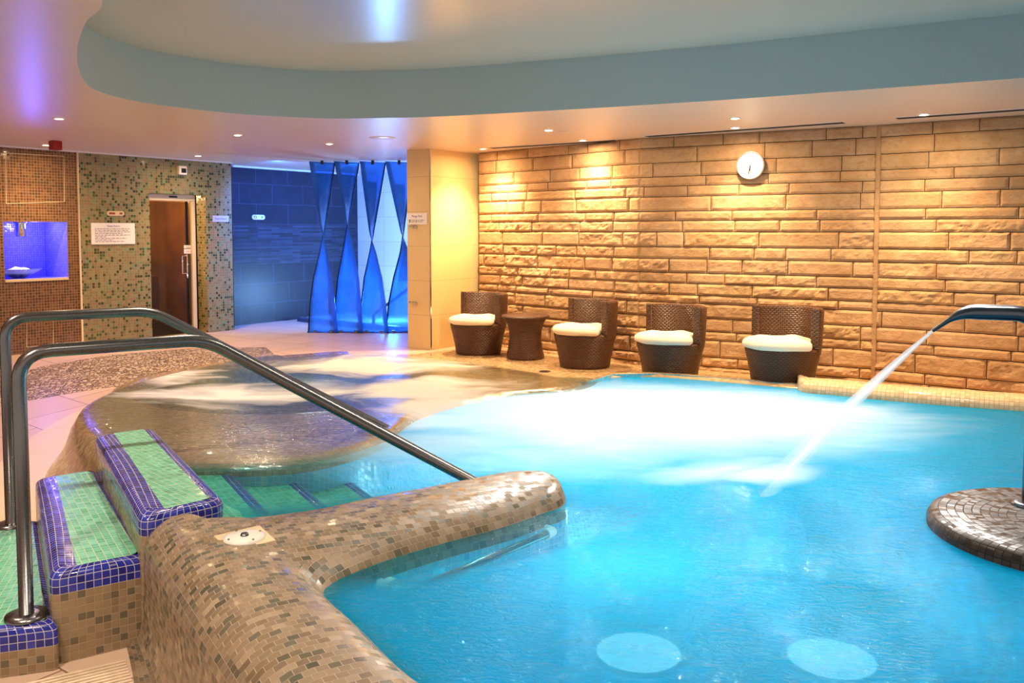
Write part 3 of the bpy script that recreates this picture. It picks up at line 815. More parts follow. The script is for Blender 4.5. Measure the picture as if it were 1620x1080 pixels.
# rounded tip: extend with shrinking width
(lt, rt) = pairs[-1]; ax = Vector(((rt-lt).y*-1, (rt-lt).x, 0)).normalized(); wd = (rt-lt).length; mid_ = (lt+rt)/2
if ax.y < 0 and ax.x < 0: ax = -ax
if ax.dot(pairs[-1][0]-pairs[-8][0]) < 0: ax = -ax
tipn = 14; tipl = .26
for k in range(1, tipn+1):
    a = k/tipn*pi/2; w_ = max(.02, cos(a)); c_ = mid_+ax*tipl*sin(a)
    pairs.append((c_+(lt-mid_)*w_, c_+(rt-mid_)*w_))
rows = []; uvg = []; ul = 0; prev = None; uL = 0.0; uR = 0.0
for k, (l, r) in enumerate(pairs):
    w = (r-l).length; d = (r-l)/w; n1_ = max(w, .02)
    outer = max(0.0, min(1.0, 1-(k-62)/16)) if k > 62 else 1.0       # 1 where the left side falls to the low floor
    H = .155*min(1, w/.35)
    pts = []
    rl = min(.16, w*.3); zl = ZW-.02
    fl = -.46
    # left side upward
    if outer > 0.01:
        zb = fl*outer + (-1.05)*(1-outer)
        ff = .17*outer
        pts += [(-ff-.03, zb-.02), (-ff, zb+.012), (-ff*.35, zb+.05), (-.01*outer, zb+.14), (0, -.2*outer-.5*(1-outer)), (.0, -.06)]
    else:
        pts += [(0,-1.12),(0,-1.0),(0,-.8),(0,-.5),(0,-.3),(0,-.06)]
    for j in range(0, 13):
        s = (1-cos(pi*j/12))/2; x_ = s*w; 
        bul = (1-abs(2*s-1)**3.2)**.62
        pts.append((x_, -.0+H*bul + (.0)))
    pts += [(w,-.04),(w,-.1),(w+.0,-.35),(w,-.7),(w,-1.12)]
    rows.append([l+d*x_+Vector((0,0,z)) for x_, z in pts])
    m_ = (l+r)/2
    if prev is not None: ul += (m_-prev).length
    prev = m_
    a = [0.0]
    for j in range(1, len(pts)): a.append(a[-1]+sqrt((pts[j][0]-pts[j-1][0])**2+(pts[j][1]-pts[j-1][1])**2))
    if k: uL += (l-pairs[k-1][0]).length; uR += (r-pairs[k-1][1]).length
    vL = [(uL, q-a[6]) for q in a]; vR = [(uR, a[18]-q) for q in a]
    uvg.append((vL, vR))
mb = MB()
def cm(i, j):
    if j >= 18: return 1
    if i > 74 and j < 6: return 1
    return 0
ca_, sa_ = cos(.52), sin(.52); JL, JR = 8, 15
for (j0, j1, md) in ((0, JL, 'L'), (JL, JR, 'T'), (JR, len(rows[0])-1, 'R')):
    rs = [r_[j0:j1+1] for r_ in rows]
    if md == 'L': uu_ = [g_[0][j0:j1+1] for g_ in uvg]
    elif md == 'R': uu_ = [g_[1][j0:j1+1] for g_ in uvg]
    else: uu_ = [[(p.x*ca_+p.y*sa_, -p.x*sa_+p.y*ca_) for p in r_] for r_ in rs]
    mb.grid(rs, uv=uu_, mfun=(lambda q_: (lambda i, j: cm(i, j+q_)))(j0))
cop = mb.build('pool_coping', [M['coping'], M['bluetile']], merge=True)
tag(cop, 'thick rounded brown mosaic pool coping curving from the bottom left corner to its blunt tip', 'pool coping')

# pool basin
basin_top = -.02
far_rim = [G(925,603,.1), G(965,591.5,.1), G(1040,590,.1), G(1130,596.5,.1), G(1262,608,.1)]
kerb_f = [G(1256,602,.12), G(1270,610,.12), G(1320,614,.12), G(1400,622,.12), G(1500,630,.12), G(1620,638.5,.12)]
kd = (kerb_f[-1]-kerb_f[-2]).normalized()
kerb_f.append(kerb_f[-1]+kd*2.2)
mb = MB()
mb.add([(-4,0.4,-1.1),(9,.4,-1.1),(9,9.2,-1.1),(-4,9.2,-1.1)], [(0,1,2,3)])
pf = mb.build('pool_floor', M['bluetile']); tag(pf, kind='structure')
# far pool wall below rim
mb = MB()
line = [xy(shelf[0])] + [xy(p) for p in far_rim] + [xy(p) for p in kerb_f]
line = [line[0]+Vector((-.3,-.2,0))]+line[1:]
for a, b in zip(line, line[1:]): vwall(mb, a+Vector((.03,.05,0)), b+Vector((.03,.05,0)), -1.12, .09)
e_ = line[-1]; vwall(mb, e_, Vector((e_.x+.6, .5, 0)), -1.12, .09); vwall(mb, Vector((e_.x+.6,.5,0)), Vector((1.0,.5,0)), -1.12, .09); vwall(mb, Vector((1.0,.5,0)), Vector((1.0,1.3,0)), -1.12, .09)
tag(mb.build('pool_basin', M['bluetile']), kind='structure')

# far rim lip
def hump(name, path, width, nrm_, h, zb, mats, label, cat, zoff=0.0, round_start=False, ext=None):
    path = resample(catmull([xy(p) for p in path], 8), 60); rows = []; uvg = []; u_ = 0; prev = None
    prof = [(0,-.35),(0,-.0),(.0,h*.45),(.02,h*.78),(.06,h*.95),(.12,h),(width*.55,h),(width-.1,h),(width-.04,h*.93),(width-.01,h*.7),(width,h*.3),(width,zb)]
    for i, p in enumerate(path):
        s = 1.0
        if round_start and i < 6: s = max(.08, sqrt(1-(1-i/6)**2))
        a = [0.0]
        for j in range(1, len(prof)): a.append(a[-1]+sqrt((prof[j][0]-prof[j-1][0])**2+(prof[j][1]-prof[j-1][1])**2))
        if prev is not None: u_ += (p-prev).length
        prev = p
        c_ = p+nrm_*width/2
        rows.append([c_+nrm_*(x_-width/2)*s+Vector((0,0,z+zoff)) for x_, z in prof]); uvg.append([(u_, q) for q in a])
    mb = MB(); mb.grid(rows, uv=uvg, mfun=lambda i, j: 1 if j < 1 and len(mats) > 1 else 0)
    for e in (0, -1):
        r = rows[e]; mb.add(r, [tuple(range(len(r)))], None, 0)
    return tag(mb.build(name, mats), label, cat)
wn_ = Vector((.49,.87,0))
hump('pool_ledge', far_rim, .20, Vector((.4,.91,0)), .09, -.05, [M['deck'], M['bluetile']], 'low tan mosaic pool ledge in front of the two right wicker chairs', 'pool ledge')
hump('pool_kerb', kerb_f, .34, wn_, .16, -.05, [M['kerb'], M['bluetile']], 'raised cream mosaic kerb between the pool and the stone wall at right', 'pool kerb', round_start=True)

# floor sheet with the pool and tub cut out
pool_hole = []
pool_hole += [(p.x, p.y) for p in [xy(q)+Vector((.06,.1,0)) for q in line[1:]]]
pool_hole += [(e_.x+.6,.5),(1.0,.5),(1.0,1.3),(.1,1.9),(-.3,2.3),(-.9,3.2),(-1.35,3.95),(-1.5,4.4),(-2.2,5.3)]
# along the shelf, inset
ins = []
for k in range(0, NA, 6):
    a = 2*pi*k/NA; R = ray_out(a); p = TC+Vector((cos(a), sin(a), 0))*(R-.12); ins.append(p)
ins_o = sorted(ins, key=lambda p: -atan2(p.y-TC.y, p.x-TC.x))
# clockwise order starting near the step join at the lower left, up over the back, to the right end
def cang(p):
    return (radians(-118)-atan2(p.y-TC.y, p.x-TC.x)) % (2*pi)
seq = sorted([p for p in ins], key=cang)
seq = [p for p in seq if cang(p) < radians(-118+360-3) and not (radians(-125) < atan2(p.y-TC.y, p.x-TC.x) < radians(3))]
pool_hole += [(p.x, p.y) for p in seq]
cream = [];
for k in range(0, NA, 5):
    a = 2*pi*k/NA; R = ray_out(a); ext_ = .62 if 2.4 < a < 4.4 else .12
    p = TC+Vector((cos(a), sin(a), 0))*(R+ext_); cream.append((p.x, p.y))
peb_px = [(0,590,-.04),(60,574,-.02),(170,560,-.0),(300,551,0),(420,549,0),(440,562,0),(300,600,-.1),(160,616,-.16),(60,632,-.19),(0,640,-.2),(-300,660,-.2),(-300,600,-.03)]
peb = [(G(x, y, z).x, G(x, y, z).y) for x, y, z in peb_px]
deckr = [(G(x, y, 0).x, G(x, y, 0).y) for x, y in [(600,560),(660,560),(757,548)]] + [(A_.x,A_.y),(B_.x,B_.y),(C_.x,C_.y),(4.3,7.9),(3.5,7.5),(.8,7.9)]
sheet('floor', [(-9.5,-2.5),(9.9,-2.5),(9.9,18.4),(-9.5,18.4)], [pool_hole], wallfloor, [M['floor_tile'], M['floor_cream'], M['pebble'], M['deck']],
      [(cream, 1), (peb, 2), (deckr, 3)], step=.4)['kind'] = 'structure'

# ---------------------------------------------------------------- steps
def block(name, corners, zt, zb, inset, rad, mats, parent=None, ns=.10):
    """corners (near-left, near-right, far-right, far-left); inset = blue width per side (near, right, far, left)"""
    c = [v2(p) for p in corners]; n = 4
    def off(ins_):
        out = []
        for i in range(4):
            p, q, r_ = c[i-1], c[i], c[(i+1) % 4]
            d1_ = (q-p).normalized(); d2_ = (r_-q).normalized()
            n1 = Vector((-d1_.y, d1_.x)); n2 = Vector((-d2_.y, d2_.x))
            a_, b_ = ins_[i-1], ins_[i]
            # point x with (x-q).n1=a_, (x-q).n2=b_
            det = n1.x*n2.y-n1.y*n2.x
            x_ = (a_*n2.y-b_*n1.y)/det; y_ = (n1.x*b_-n2.x*a_)/det
            out.append(q+Vector((x_, y_)))
        return out
    def ring(ins_, r_):
        q = off(ins_); pts = []
        for i in range(4):
            p0, p1, p2 = q[i-1], q[i], q[(i+1) % 4]
            a_ = p1+(p0-p1).normalized()*r_; b_ = p1+(p2-p1).normalized()*r_
            for k in range(5):
                s = k/4; pts.append(a_*(1-s)**2+p1*2*s*(1-s)+b_*s*s)
            e = q[(i+1) % 4]+(p1-q[(i+1) % 4]).normalized()*r_
            for k in range(1, 8): pts.append(b_.lerp(e, k/8))
        return pts
    R = .045
    levels = [((0,0,0,0), rad, zb), ((0,0,0,0), rad, zt-ns), ((0,0,0,0), rad, zt-R)]
    for k in range(1, 5):
        a_ = k/4*pi/2; o_ = R*(1-cos(a_)); levels.append(((o_,)*4, rad, zt-R+R*sin(a_)))
    levels.append((tuple(max(R, w) for w in inset), .004, zt))
    rings = [[Vector((p.x, p.y, z)) for p in ring(i_, r_)] for i_, r_, z in levels]
    mb = MB(); N = len(rings[0]); per = [0.0]
    for k in range(1, N+1): per.append(per[-1]+(rings[0][k % N]-rings[0][k-1]).length)
    pl = [0.0]
    for j in range(1, len(rings)): pl.append(pl[-1]+((rings[j][8]-rings[j-1][8]).length))
    rows_ = [[rings[j][k] for j in range(len(rings))] for k in range(N)]
    uv_ = []
    for k in range(N+1):
        a = [0.0]
        for j in range(1, len(rings)): a.append(a[-1]+(rings[j][k % N]-rings[j-1][k % N]).length)
        uv_.append([(per[k], a[j]-a[1]) for j in range(len(rings))])
    mb.grid(rows_, closed_u=True, uv=uv_, mfun=lambda i, j: 0 if j < 1 else 1)
    top = rings[-1]; ex = (c[1]-c[0]).normalized(); ey = (c[3]-c[0]).normalized()
    uvt = [[((v2(p)-c[0]).dot(ex), (v2(p)-c[0]).dot(ey)) for p in top]]
    mb.add(top, [tuple(range(N))], uvt, 2)
    return mb.build(name, mats, parent)
SM = [M['riser'], M['nosing'], M['green']]
sd = Vector((-.505,.863,0))         # long direction of the treads
def quadpx(nl, nr, fr, fl_, z): return [G(*nl, z), G(*nr, z), G(*fr, z), G(*fl_, z)]
steps = thing('entry_steps', 'three green mosaic steps with cobalt blue edges beside the pool handrails', 'steps', (-2.3,4.7,-.46))
def shift_back(o):
    o.location = tuple(-x for x in steps.location)
s3 = quadpx((222,818),(357,787),(243,674),(148,687),.16); shift_back(block('step', s3, .16, -.5, (.02,.07,.03,.115), .07, SM, steps))
s2 = quadpx((78,908),(222,880),(143,741),(55,755),-.04)
s2[1] = s2[0]+(s2[1]-s2[0])*1.12; s2[2] = s2[3]+(s2[2]-s2[3])*1.12
shift_back(block('step', s2, -.04, -.5, (.02,.01,.04,.11), .05, SM, steps))
s1 = quadpx((-110,1010),(88,985),(40,822),(-60,835),-.24)
s1[1] = s1[0]+(s1[1]-s1[0])*1.02; s1[2] = s1[3]+(s1[2]-s1[3])*1.25
shift_back(block('step', s1, -.24, -.5, (.05,.01,.03,.10), .03, SM, steps))
# underwater entry steps
uws = thing('underwater_steps', 'green mosaic steps with blue edges going down under the water beside the coping', 'steps', (-1.4,5.2,-1.1))
perp = Vector((.863,.505,0))
base_l = xy(s3[1]); base_f = xy(s3[2])+sd*.0
lens_ = [(.0, .0, .27), (-.07, .29, .63), (-.14, .65, 1.0)]
ca, cb = L_[7], L_[11]; cdv = cb-ca
def hit(o_):
    p = base_l+perp*o_; den = sd.x*cdv.y-sd.y*cdv.x; w_ = ca-p
    return p+sd*((w_.x*cdv.y-w_.y*cdv.x)/den)
for z, o_, w1_ in lens_:
    a_, b_ = hit(o_-.04)-sd*.12, hit(w1_)-sd*.12
    L2 = 1.75 if o_ < .1 else 1.9
    o = block('step', [a_, b_, b_+sd*L2, a_+sd*L2], z, -1.1, (.03,.085,.02,.02), .02, [M['riser'], M['nosing'], M['green']], uws, .06); o.location = tuple(-x for x in uws.location)

# ---------------------------------------------------------------- island
IC = Vector((2.53,3.88,0)); IR = .59; zi = .13
mb = MB(); mb.lathe([(.001,zi),(.2,zi),(.4,zi),(IR-.05,zi),(IR-.015,zi-.012),(IR,zi-.04),(IR,.03),(IR,-.01),(IR+.0,-.5),(IR,-1.12)], IC, 72, mfun=lambda i, j: 1 if j >= 6 else 0)
isl = mb.build('pool_island', [M['island'], M['bluetile']]); tag(isl, 'round dark brown mosaic island standing in the pool at the right edge', 'pool island')

# ---------------------------------------------------------------- water
wl = [Vector((1.0,1.2,0)), Vector((.2,1.95,0)), Vector((-.25,2.45,0)), Vector((-.8,3.3,0)), Vector((-1.2,3.95,0)), Vector((-1.35,4.25,0)), Vector((-1.55,4.45,0)), Vector((-2.25,5.4,0))]
near_shelf = sorted([p for p in ins if radians(-135) < atan2(p.y-TC.y, p.x-TC.x) < radians(4)], key=lambda p: atan2(p.y-TC.y, p.x-TC.x))
wl += near_shelf + [xy(p)+Vector((.03,.05,0)) for p in far_rim] + [xy(p)+wn_*.06 for p in kerb_f] + [Vector((e_.x+.6,.5,0)), Vector((1.0,.5,0))]
W_main = water('pool_water', (0.50,0.90,0.96,1), [(.95,6.5,2.7,1.7,-.08,2.3),(2.3,6.75,1.1,.7,.0,1.6),(-.3,5.7,1.6,.9,.5,1.1),(1.3,5.1,1.0,.45,.3,1.2),(1.5,4.98,.5,.28,.2,1.7),(-.6,6.35,1.0,.6,.3,1.8),(.45,5.5,2.0,1.15,.15,.95)],
               ripple=.36, soft=(0.14, 1.35), streak=.55, trans=.55, turb=.92, refl=.5, turb_col=(.0,.61,.80,1), clear=[((-1.35,4.95,1.7,.85,.25),.92),((-.05,3.85,1.0,.32,.60),.75)])
o = sheet('pool_water', [(p.x, p.y) for p in wl], [], lambda x, y: ZW, [W_main], step=2.0, smooth=False)
tag(o, 'bright blue pool water with white foam around the falling jet', 'water', kind='stuff')
rows = []
for k in range(NA):
    a = 2*pi*k/NA; R_ = ray_out(a); kd_ = kinds[k]; d = Vector((cos(a), sin(a), 0))
    z0_ = ZS+.004
    if kd_ == 0: pr_ = [(R_-.10,z0_),(R_-.03,z0_-.002),(R_+.02,z0_-.010),(R_+.06,z0_-.030),(R_+.09,z0_-.045)]
    elif kd_ == 1: pr_ = [(R_-.16,z0_),(R_-.13,z0_),(R_-.12,z0_-.001),(R_-.11,z0_-.003),(R_-.10,z0_-.006)]
    else: pr_ = [(R_-.5,z0_),(R_-.42,z0_),(R_-.38,z0_-.003),(R_-.34,z0_-.008),(R_-.28,z0_-.02)]
    rows.append([TC+Vector((0,0,z0_))]+[TC+d*(pr_[0][0]*q/4)+Vector((0,0,z0_)) for q in (1,2,3)]+[TC+d*q+Vector((0,0,z)) for q, z in pr_])
W_tub = water('hot_tub_water', (.80,.90,.84,1), [(-2.1,7.15,1.7,.62,.1,1.3),(-1.4,8.75,1.5,1.0,0,1.35),(-.75,7.4,1.1,.75,.35,2.0),(-3.1,8.0,.45,1.2,.1,1.1),(-.55,6.75,.7,.5,.6,2.2)],
              ripple=.22, soft=(.15, 1.25), streak=1.5, trans=.12, foam_col=(.93,.92,.90,1), warp=1.1, turb=.30, turb_col=(.62,.60,.50,1), refl=.45)
mb = MB(); mb.grid(rows, closed_u=True); o = mb.build('hot_tub_water', W_tub)
tag(o, 'foamy pale green hot tub water spilling over its brown rim', 'water', kind='stuff')

# ================================================================== THINGS
# --- handrails
def arc_path(pts, rads, n=7):
    out = [Vector(pts[0])]
    for i in range(1, len(pts)-1):
        a, b, c = Vector(pts[i-1]), Vector(pts[i]), Vector(pts[i+1]); r = rads[i-1]
        d1_ = (a-b).normalized(); d2_ = (c-b).normalized(); p, q = b+d1_*r, b+d2_*r
        for k in range(n+1):
            s = k/n; out.append(p*(1-s)**2+b*2*s*(1-s)+q*s*s)
    out.append(Vector(pts[-1])); return out
def handrail(base, top_start_z, bend_px, end, label):
    b = G(*base, -.24); zt = top_start_z
    # horizontal top bar from above the base to the bend
    r = ray(*bend_px); t_ = (zt-EYE)/r.z; bend = Vector((r.x*t_, r.y*t_, zt))
    th = thing('pool_handrail', label, 'handrail', b)
    path = arc_path([b, Vector((b.x, b.y, zt)), bend, end], [.13, .10])
    mb = MB(); mb.tube([p-b for p in path], .030, 18); mb.build('rail', M['steel'], th)
    mb = MB(); mb.lathe([(.001,.018),(.045,.018),(.085,.014),(.088,.0)], (0,0,0), 28); mb.build('flange', M['steel'], th)
    return bend
be = handrail((42,975), .925, (325,537), G(772,757,ZW)+Vector((.10,.08,-.14)), 'brushed steel handrail, the nearer one, running down to the coping tip')
b2_ = handrail((18,831), .955, (240,492), G(655,700,-.05), 'brushed steel handrail, the farther one, behind the blue edged steps')

# --- round valve lid on coping
lc = G(387,853,.148); th = thing('valve_lid', 'round white lid in a cream square frame set into the coping', 'lid', lc+Vector((0,0,-.002)))
RM = Matrix.Rotation(radians(3), 3, 'X') @ Matrix.Rotation(.62, 3, 'Z')
mb = MB(); mb.box((0,0,.004), (.20,.20,.012), M=RM); mb.build('frame', M['creamp'], th, bevel=.004)
mb = MB(); mb.lathe([(.001,.020),(.07,.020),(.086,.016),(.088,.006)], (0,0,0), 36); mb.build('lid', M['lid'], th)
mb = MB(); mb.lathe([(.001,.030),(.014,.030),(.018,.020)], (0,0,0), 16); mb.build('knob', M['steel'], th)
for k in range(4):
    a = pi/4+k*pi/2; mb = MB(); mb.lathe([(.001,.023),(.004,.023),(.005,.019)], (cos(a)*.072, sin(a)*.072, 0), 8); mb.build('screw', M['steel'], th)

# --- drain grate
gp = [G(66,1085,-.44), G(172,1046,-.44), G(216,1082,-.44), G(206,1046,-.44)]
g0 = G(130,1046+24,-.44); gd = (G(205,1045,-.445)-G(66,1078,-.445)); gd.z = 0; gd.normalize(); gn = Vector((-gd.y, gd.x, 0))
gc = G(205,1043,-.445)-gd*.62-gn*.13
th = thing('drain_grate', 'cream slatted drain grate in the floor at the foot of the steps', 'drain', gc)
mb = MB(); mb.box((0,0,-.012), (1.2,.25,.01), atan2(gd.y, gd.x)); mb.build('channel', M['darkvoid'], th)
mb = MB()
for k in range(9):
    mb.box(gn*(-.11+k*.0275)+Vector((0,0,.004)), (1.2,.016,.014), atan2(gd.y, gd.x))
for k in range(9): mb.box(gd*(-.56+k*.14), (.012,.24,.010), atan2(gd.y, gd.x))
mb.build('slats', M['grate'], th)

# --- underwater grab rail along the coping
pa, pb = G(648,936,-.015), G(868,843,-.015)
th = thing('underwater_rail', 'steel grab rail with white brackets under the water along the coping', 'rail', (pa+pb)/2)
cc = (pa+pb)/2; mb = MB(); mb.tube([pa-cc, pb-cc], .017, 12); mb.build('rail', M['steel'], th)
for p, s_ in ((pa,-1),(pb,1)):
    d_ = (pb-pa).normalized(); nrm2 = Vector((-d_.y, d_.x, 0)); nrm2 = nrm2 if nrm2.y > 0 else -nrm2
    mb = MB(); mb.tube([p-cc+d_*.02*-s_, p-cc+d_*.025*s_, p-cc+d_*.03*s_+nrm2*.05, p-cc+d_*.03*s_+nrm2*.15], .026, 12)
    mb.tube([p-cc+d_*.03*s_+nrm2*.06, p-cc+d_*.03*s_+nrm2*.10], .045, 16)
    mb.build('bracket', M['white'], th)
    for q in (-1, 1):
        m2_ = MB(); m2_.tube([p-cc+d_*(.03*s_+q*.026)+nrm2*.055+Vector((0,0,.01)), p-cc+d_*(.03*s_+q*.026)+nrm2*.062+Vector((0,0,.01))], .006, 8); m2_.build('screw', M['darkmetal'], th)

# --- water cannon
pc_ = Vector((2.50,4.14,zi)); noz = Vector((2.115,4.37,0)); r = ray(1478,521); t_ = 4.37/r.y; noz = Vector((0,0,EYE))+r*t_
dirj = (xy(noz)-xy(pc_)).normalized()
th = thing('water_cannon', 'dark steel water cannon spout on its post, spraying over the pool', 'fountain', pc_)
mb = MB(); mb.lathe([(.001,.012),(.05,.012),(.085,.010),(.088,0)], (0,0,0), 28); mb.build('flange', M['darkmetal'], th)
mb = MB(); mb.tube([(0,0,0),(0,0,.86)], .036, 20, caps=False); mb.build('post', M['darkmetal'], th)
hh = G(1600,489,1.0).z
top = EYE-(486-HZ)*4.15/FPX-zi
loc_n = noz-pc_
path = arc_path([Vector((0,0,.78)), Vector((0,0,top-.03)), dirj*((xy(loc_n)).length-.12)+Vector((0,0,top-.035)), loc_n], [.10, .07], 8)
side = Vector((-dirj.y, dirj.x, 0)); rows = []
for i, p in enumerate(path):
    tg = (path[min(i+1, len(path)-1)]-path[max(i-1, 0)]).normalized(); nr = side.cross(tg).normalized()
    s = i/(len(path)-1); a_ = .036+(.085-.036)*min(1, s*1.5); b_ = .036 if s < .5 else .036-(.036-.010)*((s-.5)/.5)**1.3
    pw = 2/(2+2*min(1, s*2)); row_ = []
    for k in range(24):
        t_ = 2*pi*k/24; cx_, sy_ = cos(t_), sin(t_)
        row_.append(p+side*a_*math.copysign(abs(cx_)**pw, cx_)+nr*b_*math.copysign(abs(sy_)**pw, sy_))
    rows.append(row_)
mb = MB(); mb.grid(rows, closed_v=True); mb.add(rows[-1], [tuple(range(24))]); mb.build('spout', M['darkmetal'], th, bevel=None)
# jet
land = G(1218,772,ZW)
t = NT('jet_water'); uvn = t.uv(); mp = t.n('ShaderNodeMapping'); t.l(uvn, mp.inputs[0]); mp.inputs['Scale'].default_value = (1.2, 38, 1)
f, _ = t.noise(mp.outputs[0], 1.0, 3, .6)
lw = t.n('ShaderNodeLayerWeight'); lw.inputs[0].default_value = .35
sep = t.n('ShaderNodeSeparateXYZ'); t.l(uvn, sep.inputs[0])
al = t.math('MULTIPLY', t.mapr(f, .0, .55), t.math('SUBTRACT', 1.0, t.math('MULTIPLY', lw.outputs['Facing'], .9)))
al = t.math('MULTIPLY', al, t.mapr(sep.outputs[0], 0.1, 1.25, 1.0, .18, False))
tr = t.n('ShaderNodeBsdfTransparent'); df = t.n('ShaderNodeBsdfDiffuse'); df.inputs[0].default_value = (.9,.95,1,1); tl = t.n('ShaderNodeBsdfTranslucent'); tl.inputs[0].default_value = (.95,.98,1,1)
m1 = t.n('ShaderNodeMixShader'); m1.inputs[0].default_value = .5; t.l(df.outputs[0], m1.inputs[1]); t.l(tl.outputs[0], m1.inputs[2])
m2 = t.n('ShaderNodeMixShader'); t.l(al, m2.inputs[0]); t.l(tr.outputs[0], m2.inputs[1]); t.l(m1.outputs[0], m2.inputs[2]); t.l(m2.outputs[0], t.out.inputs[0])
rows = []; n_ = 26; st_ = noz+(land-noz).normalized()*.004
for i in range(n_):
    s = i/(n_-1); p = st_.lerp(land, s)+Vector((0,0,.10*s*(1-s)))
    tg = (land-noz).normalized(); nr = side.cross(tg).normalized(); a_ = .05+.13*s; b_ = .008+.050*s
    rows.append([p+side*a_*cos(2*pi*k/28)+nr*b_*sin(2*pi*k/28) for k in range(28)])
L_j = (land-noz).length
uvg = [[(L_j*i/(n_-1), k/28) for k in range(29)] for i in range(n_)]
mb = MB(); mb.grid(rows, closed_v=True, uv=uvg); o = mb.build('water_jet', t.mat)
tag(o, 'fan of white water falling from the cannon spout into the pool', 'water', kind='stuff')

# --- wicker tub chairs
def make_chair():
    th = thing('wicker_chair', '', 'chair', (0,0,0), 0, 'wicker chairs along the stone wall')
    mb = MB(); mb.lathe([(.001,.0),(.255,.0),(.262,.03),(.275,.12),(.300,.24),(.322,.33),(.322,.350),(.30,.356),(.001,.356)], (0,0,0), 48, sy=.88)
    mb.build('base', M['wicker'], th)
    # back: arc shell, wall thickness .055
    a0_, a1_ = radians(-46), radians(122); n = 40; rows = []; uvg = []
    for k in range(n+1):
        a = a0_+(a1_-a0_)*k/n; d = Vector((cos(a), sin(a)*.88, 0)); dn = d
        ri, ro = .262, .328; z1 = .70-.012*cos((k/n-.5)*2)*0
        prof = [(ro-.01,.30),(ro,.36),(ro+.008,.55),(ro+.012,z1-.02),(ro,z1-.004),(ro-.02,z1),(ri+.02,z1),(ri+.004,z1-.006),(ri,z1-.02),(ri,.36),(ri,.33)]
        rows.append([d*r_+Vector((0,0,z)) for r_, z in prof])
        pl=[0.0]
        for j in range(1,len(prof)): pl.append(pl[-1]+sqrt((prof[j][0]-prof[j-1][0])**2+(prof[j][1]-prof[j-1][1])**2))
        uvg.append([(.3*(a-a0_), q) for q in pl])
    mb = MB(); mb.grid(rows, uv=uvg)
    for e, fl_ in ((0,False),(-1,True)):
        r_ = rows[e]; mb.add(r_, [tuple(range(len(r_))) if fl_ else tuple(range(len(r_)))[::-1]])
    bk = mb.build('backrest', M['wicker'], th)
    for a in (a0_, a1_):
        m_ = MB(); d = Vector((cos(a), sin(a)*.88, 0)); tg = Vector((-sin(a), cos(a)*.88, 0)).normalized()
        m_.box(d*.296+Vector((0,0,.525)), (.074,.03,.356), atan2(d.y, d.x)); m_.build('end_post', M['wicker'], bk, bevel=.01)
    # cushion: round pad overhanging at the front
    mb = MB(); rows = []
    N = 48
    for k in range(N):
        a = 2*pi*k/N
        inb = a0_-.12 < (a if a < pi*1.2 else a-2*pi) < a1_+.1
        R_c = .255 if inb else .335
        am = (a if a < pi*1.2 else a-2*pi)
        # soft blend
        e1 = min(abs(am-(a0_-.1)), abs(am-(a1_+.1)))
        if not inb: R_c = .258+.085*min(1, e1/.24)
        wob = 1+.012*sin(5*a+1)+.01*sin(9*a)
        prof = [(.001,.352),(R_c*.6,.352),(R_c*.92,.350),(R_c*.99,.366),(R_c,.388),(R_c*.98,.410),(R_c*.90,.430),(R_c*.6,.444+.010*sin(3*a)),(R_c*.3,.448),(.001,.450)]
        rows.append([Vector((cos(a)*r_*wob, sin(a)*r_*.88*wob, z)) for r_, z in prof])
    mb.grid(rows, closed_u=True, flip=False); mb.build('cushion', M['cushion'], th)
    return th
proto = make_chair()
chairs = [((757,563),'wicker tub chair with cream cushion beside the limestone pilaster, leftmost in the row', .12, 1.0, .0),
          ((925,585),'wicker tub chair with rumpled cream cushion just right of the wicker side table', -.12, 1.0, .0),
          ((1060,604),'wicker tub chair with cream cushion, third in the row from the pilaster', .05, 1.0, .0),
          ((1237,620),'wicker tub chair with cream cushion at the kerb end, rightmost in the row', .10, 1.04, .0)]
for i, (p, lab, rz, sc, dz) in enumerate(chairs):
    o = proto if i == 0 else copy_tree(proto)
    g = G(p[0], p[1], 0); d_ = xy(g).normalized(); o.location = xy(g)+d_*.235*sc; o.rotation_euler.z = rz; o['label'] = lab
    o.scale = (sc*1.03, sc*1.03, sc*1.02)
# side table
g = G(831,570,0); loc = xy(g)+xy(g).normalized()*.19
th = thing('wicker_table', 'round waisted wicker side table between the two left chairs', 'table', loc)
mb = MB(); mb.lathe([(.001,0),(.215,0),(.218,.02),(.195,.12),(.182,.22),(.186,.32),(.215,.41),(.250,.46),(.250,.468)], (0,0,0), 48); mb.build('pedestal', M['wicker'], th)
mb = MB(); mb.lathe([(.245,.455),(.268,.465),(.274,.48),(.266,.492),(.24,.496),(.001,.496)], (0,0,0), 48); mb.build('table_top', M['wicker'], th)
# deck drain
g = G(862,587,.004); th = thing('deck_drain', 'small round dark drain in the wet deck before the chairs', 'drain', g)
mb = MB(); mb.lathe([(.001,.003),(.05,.003),(.06,.0)], (0,0,0), 24); mb.build('drain_cover', M['darkmetal'], th)

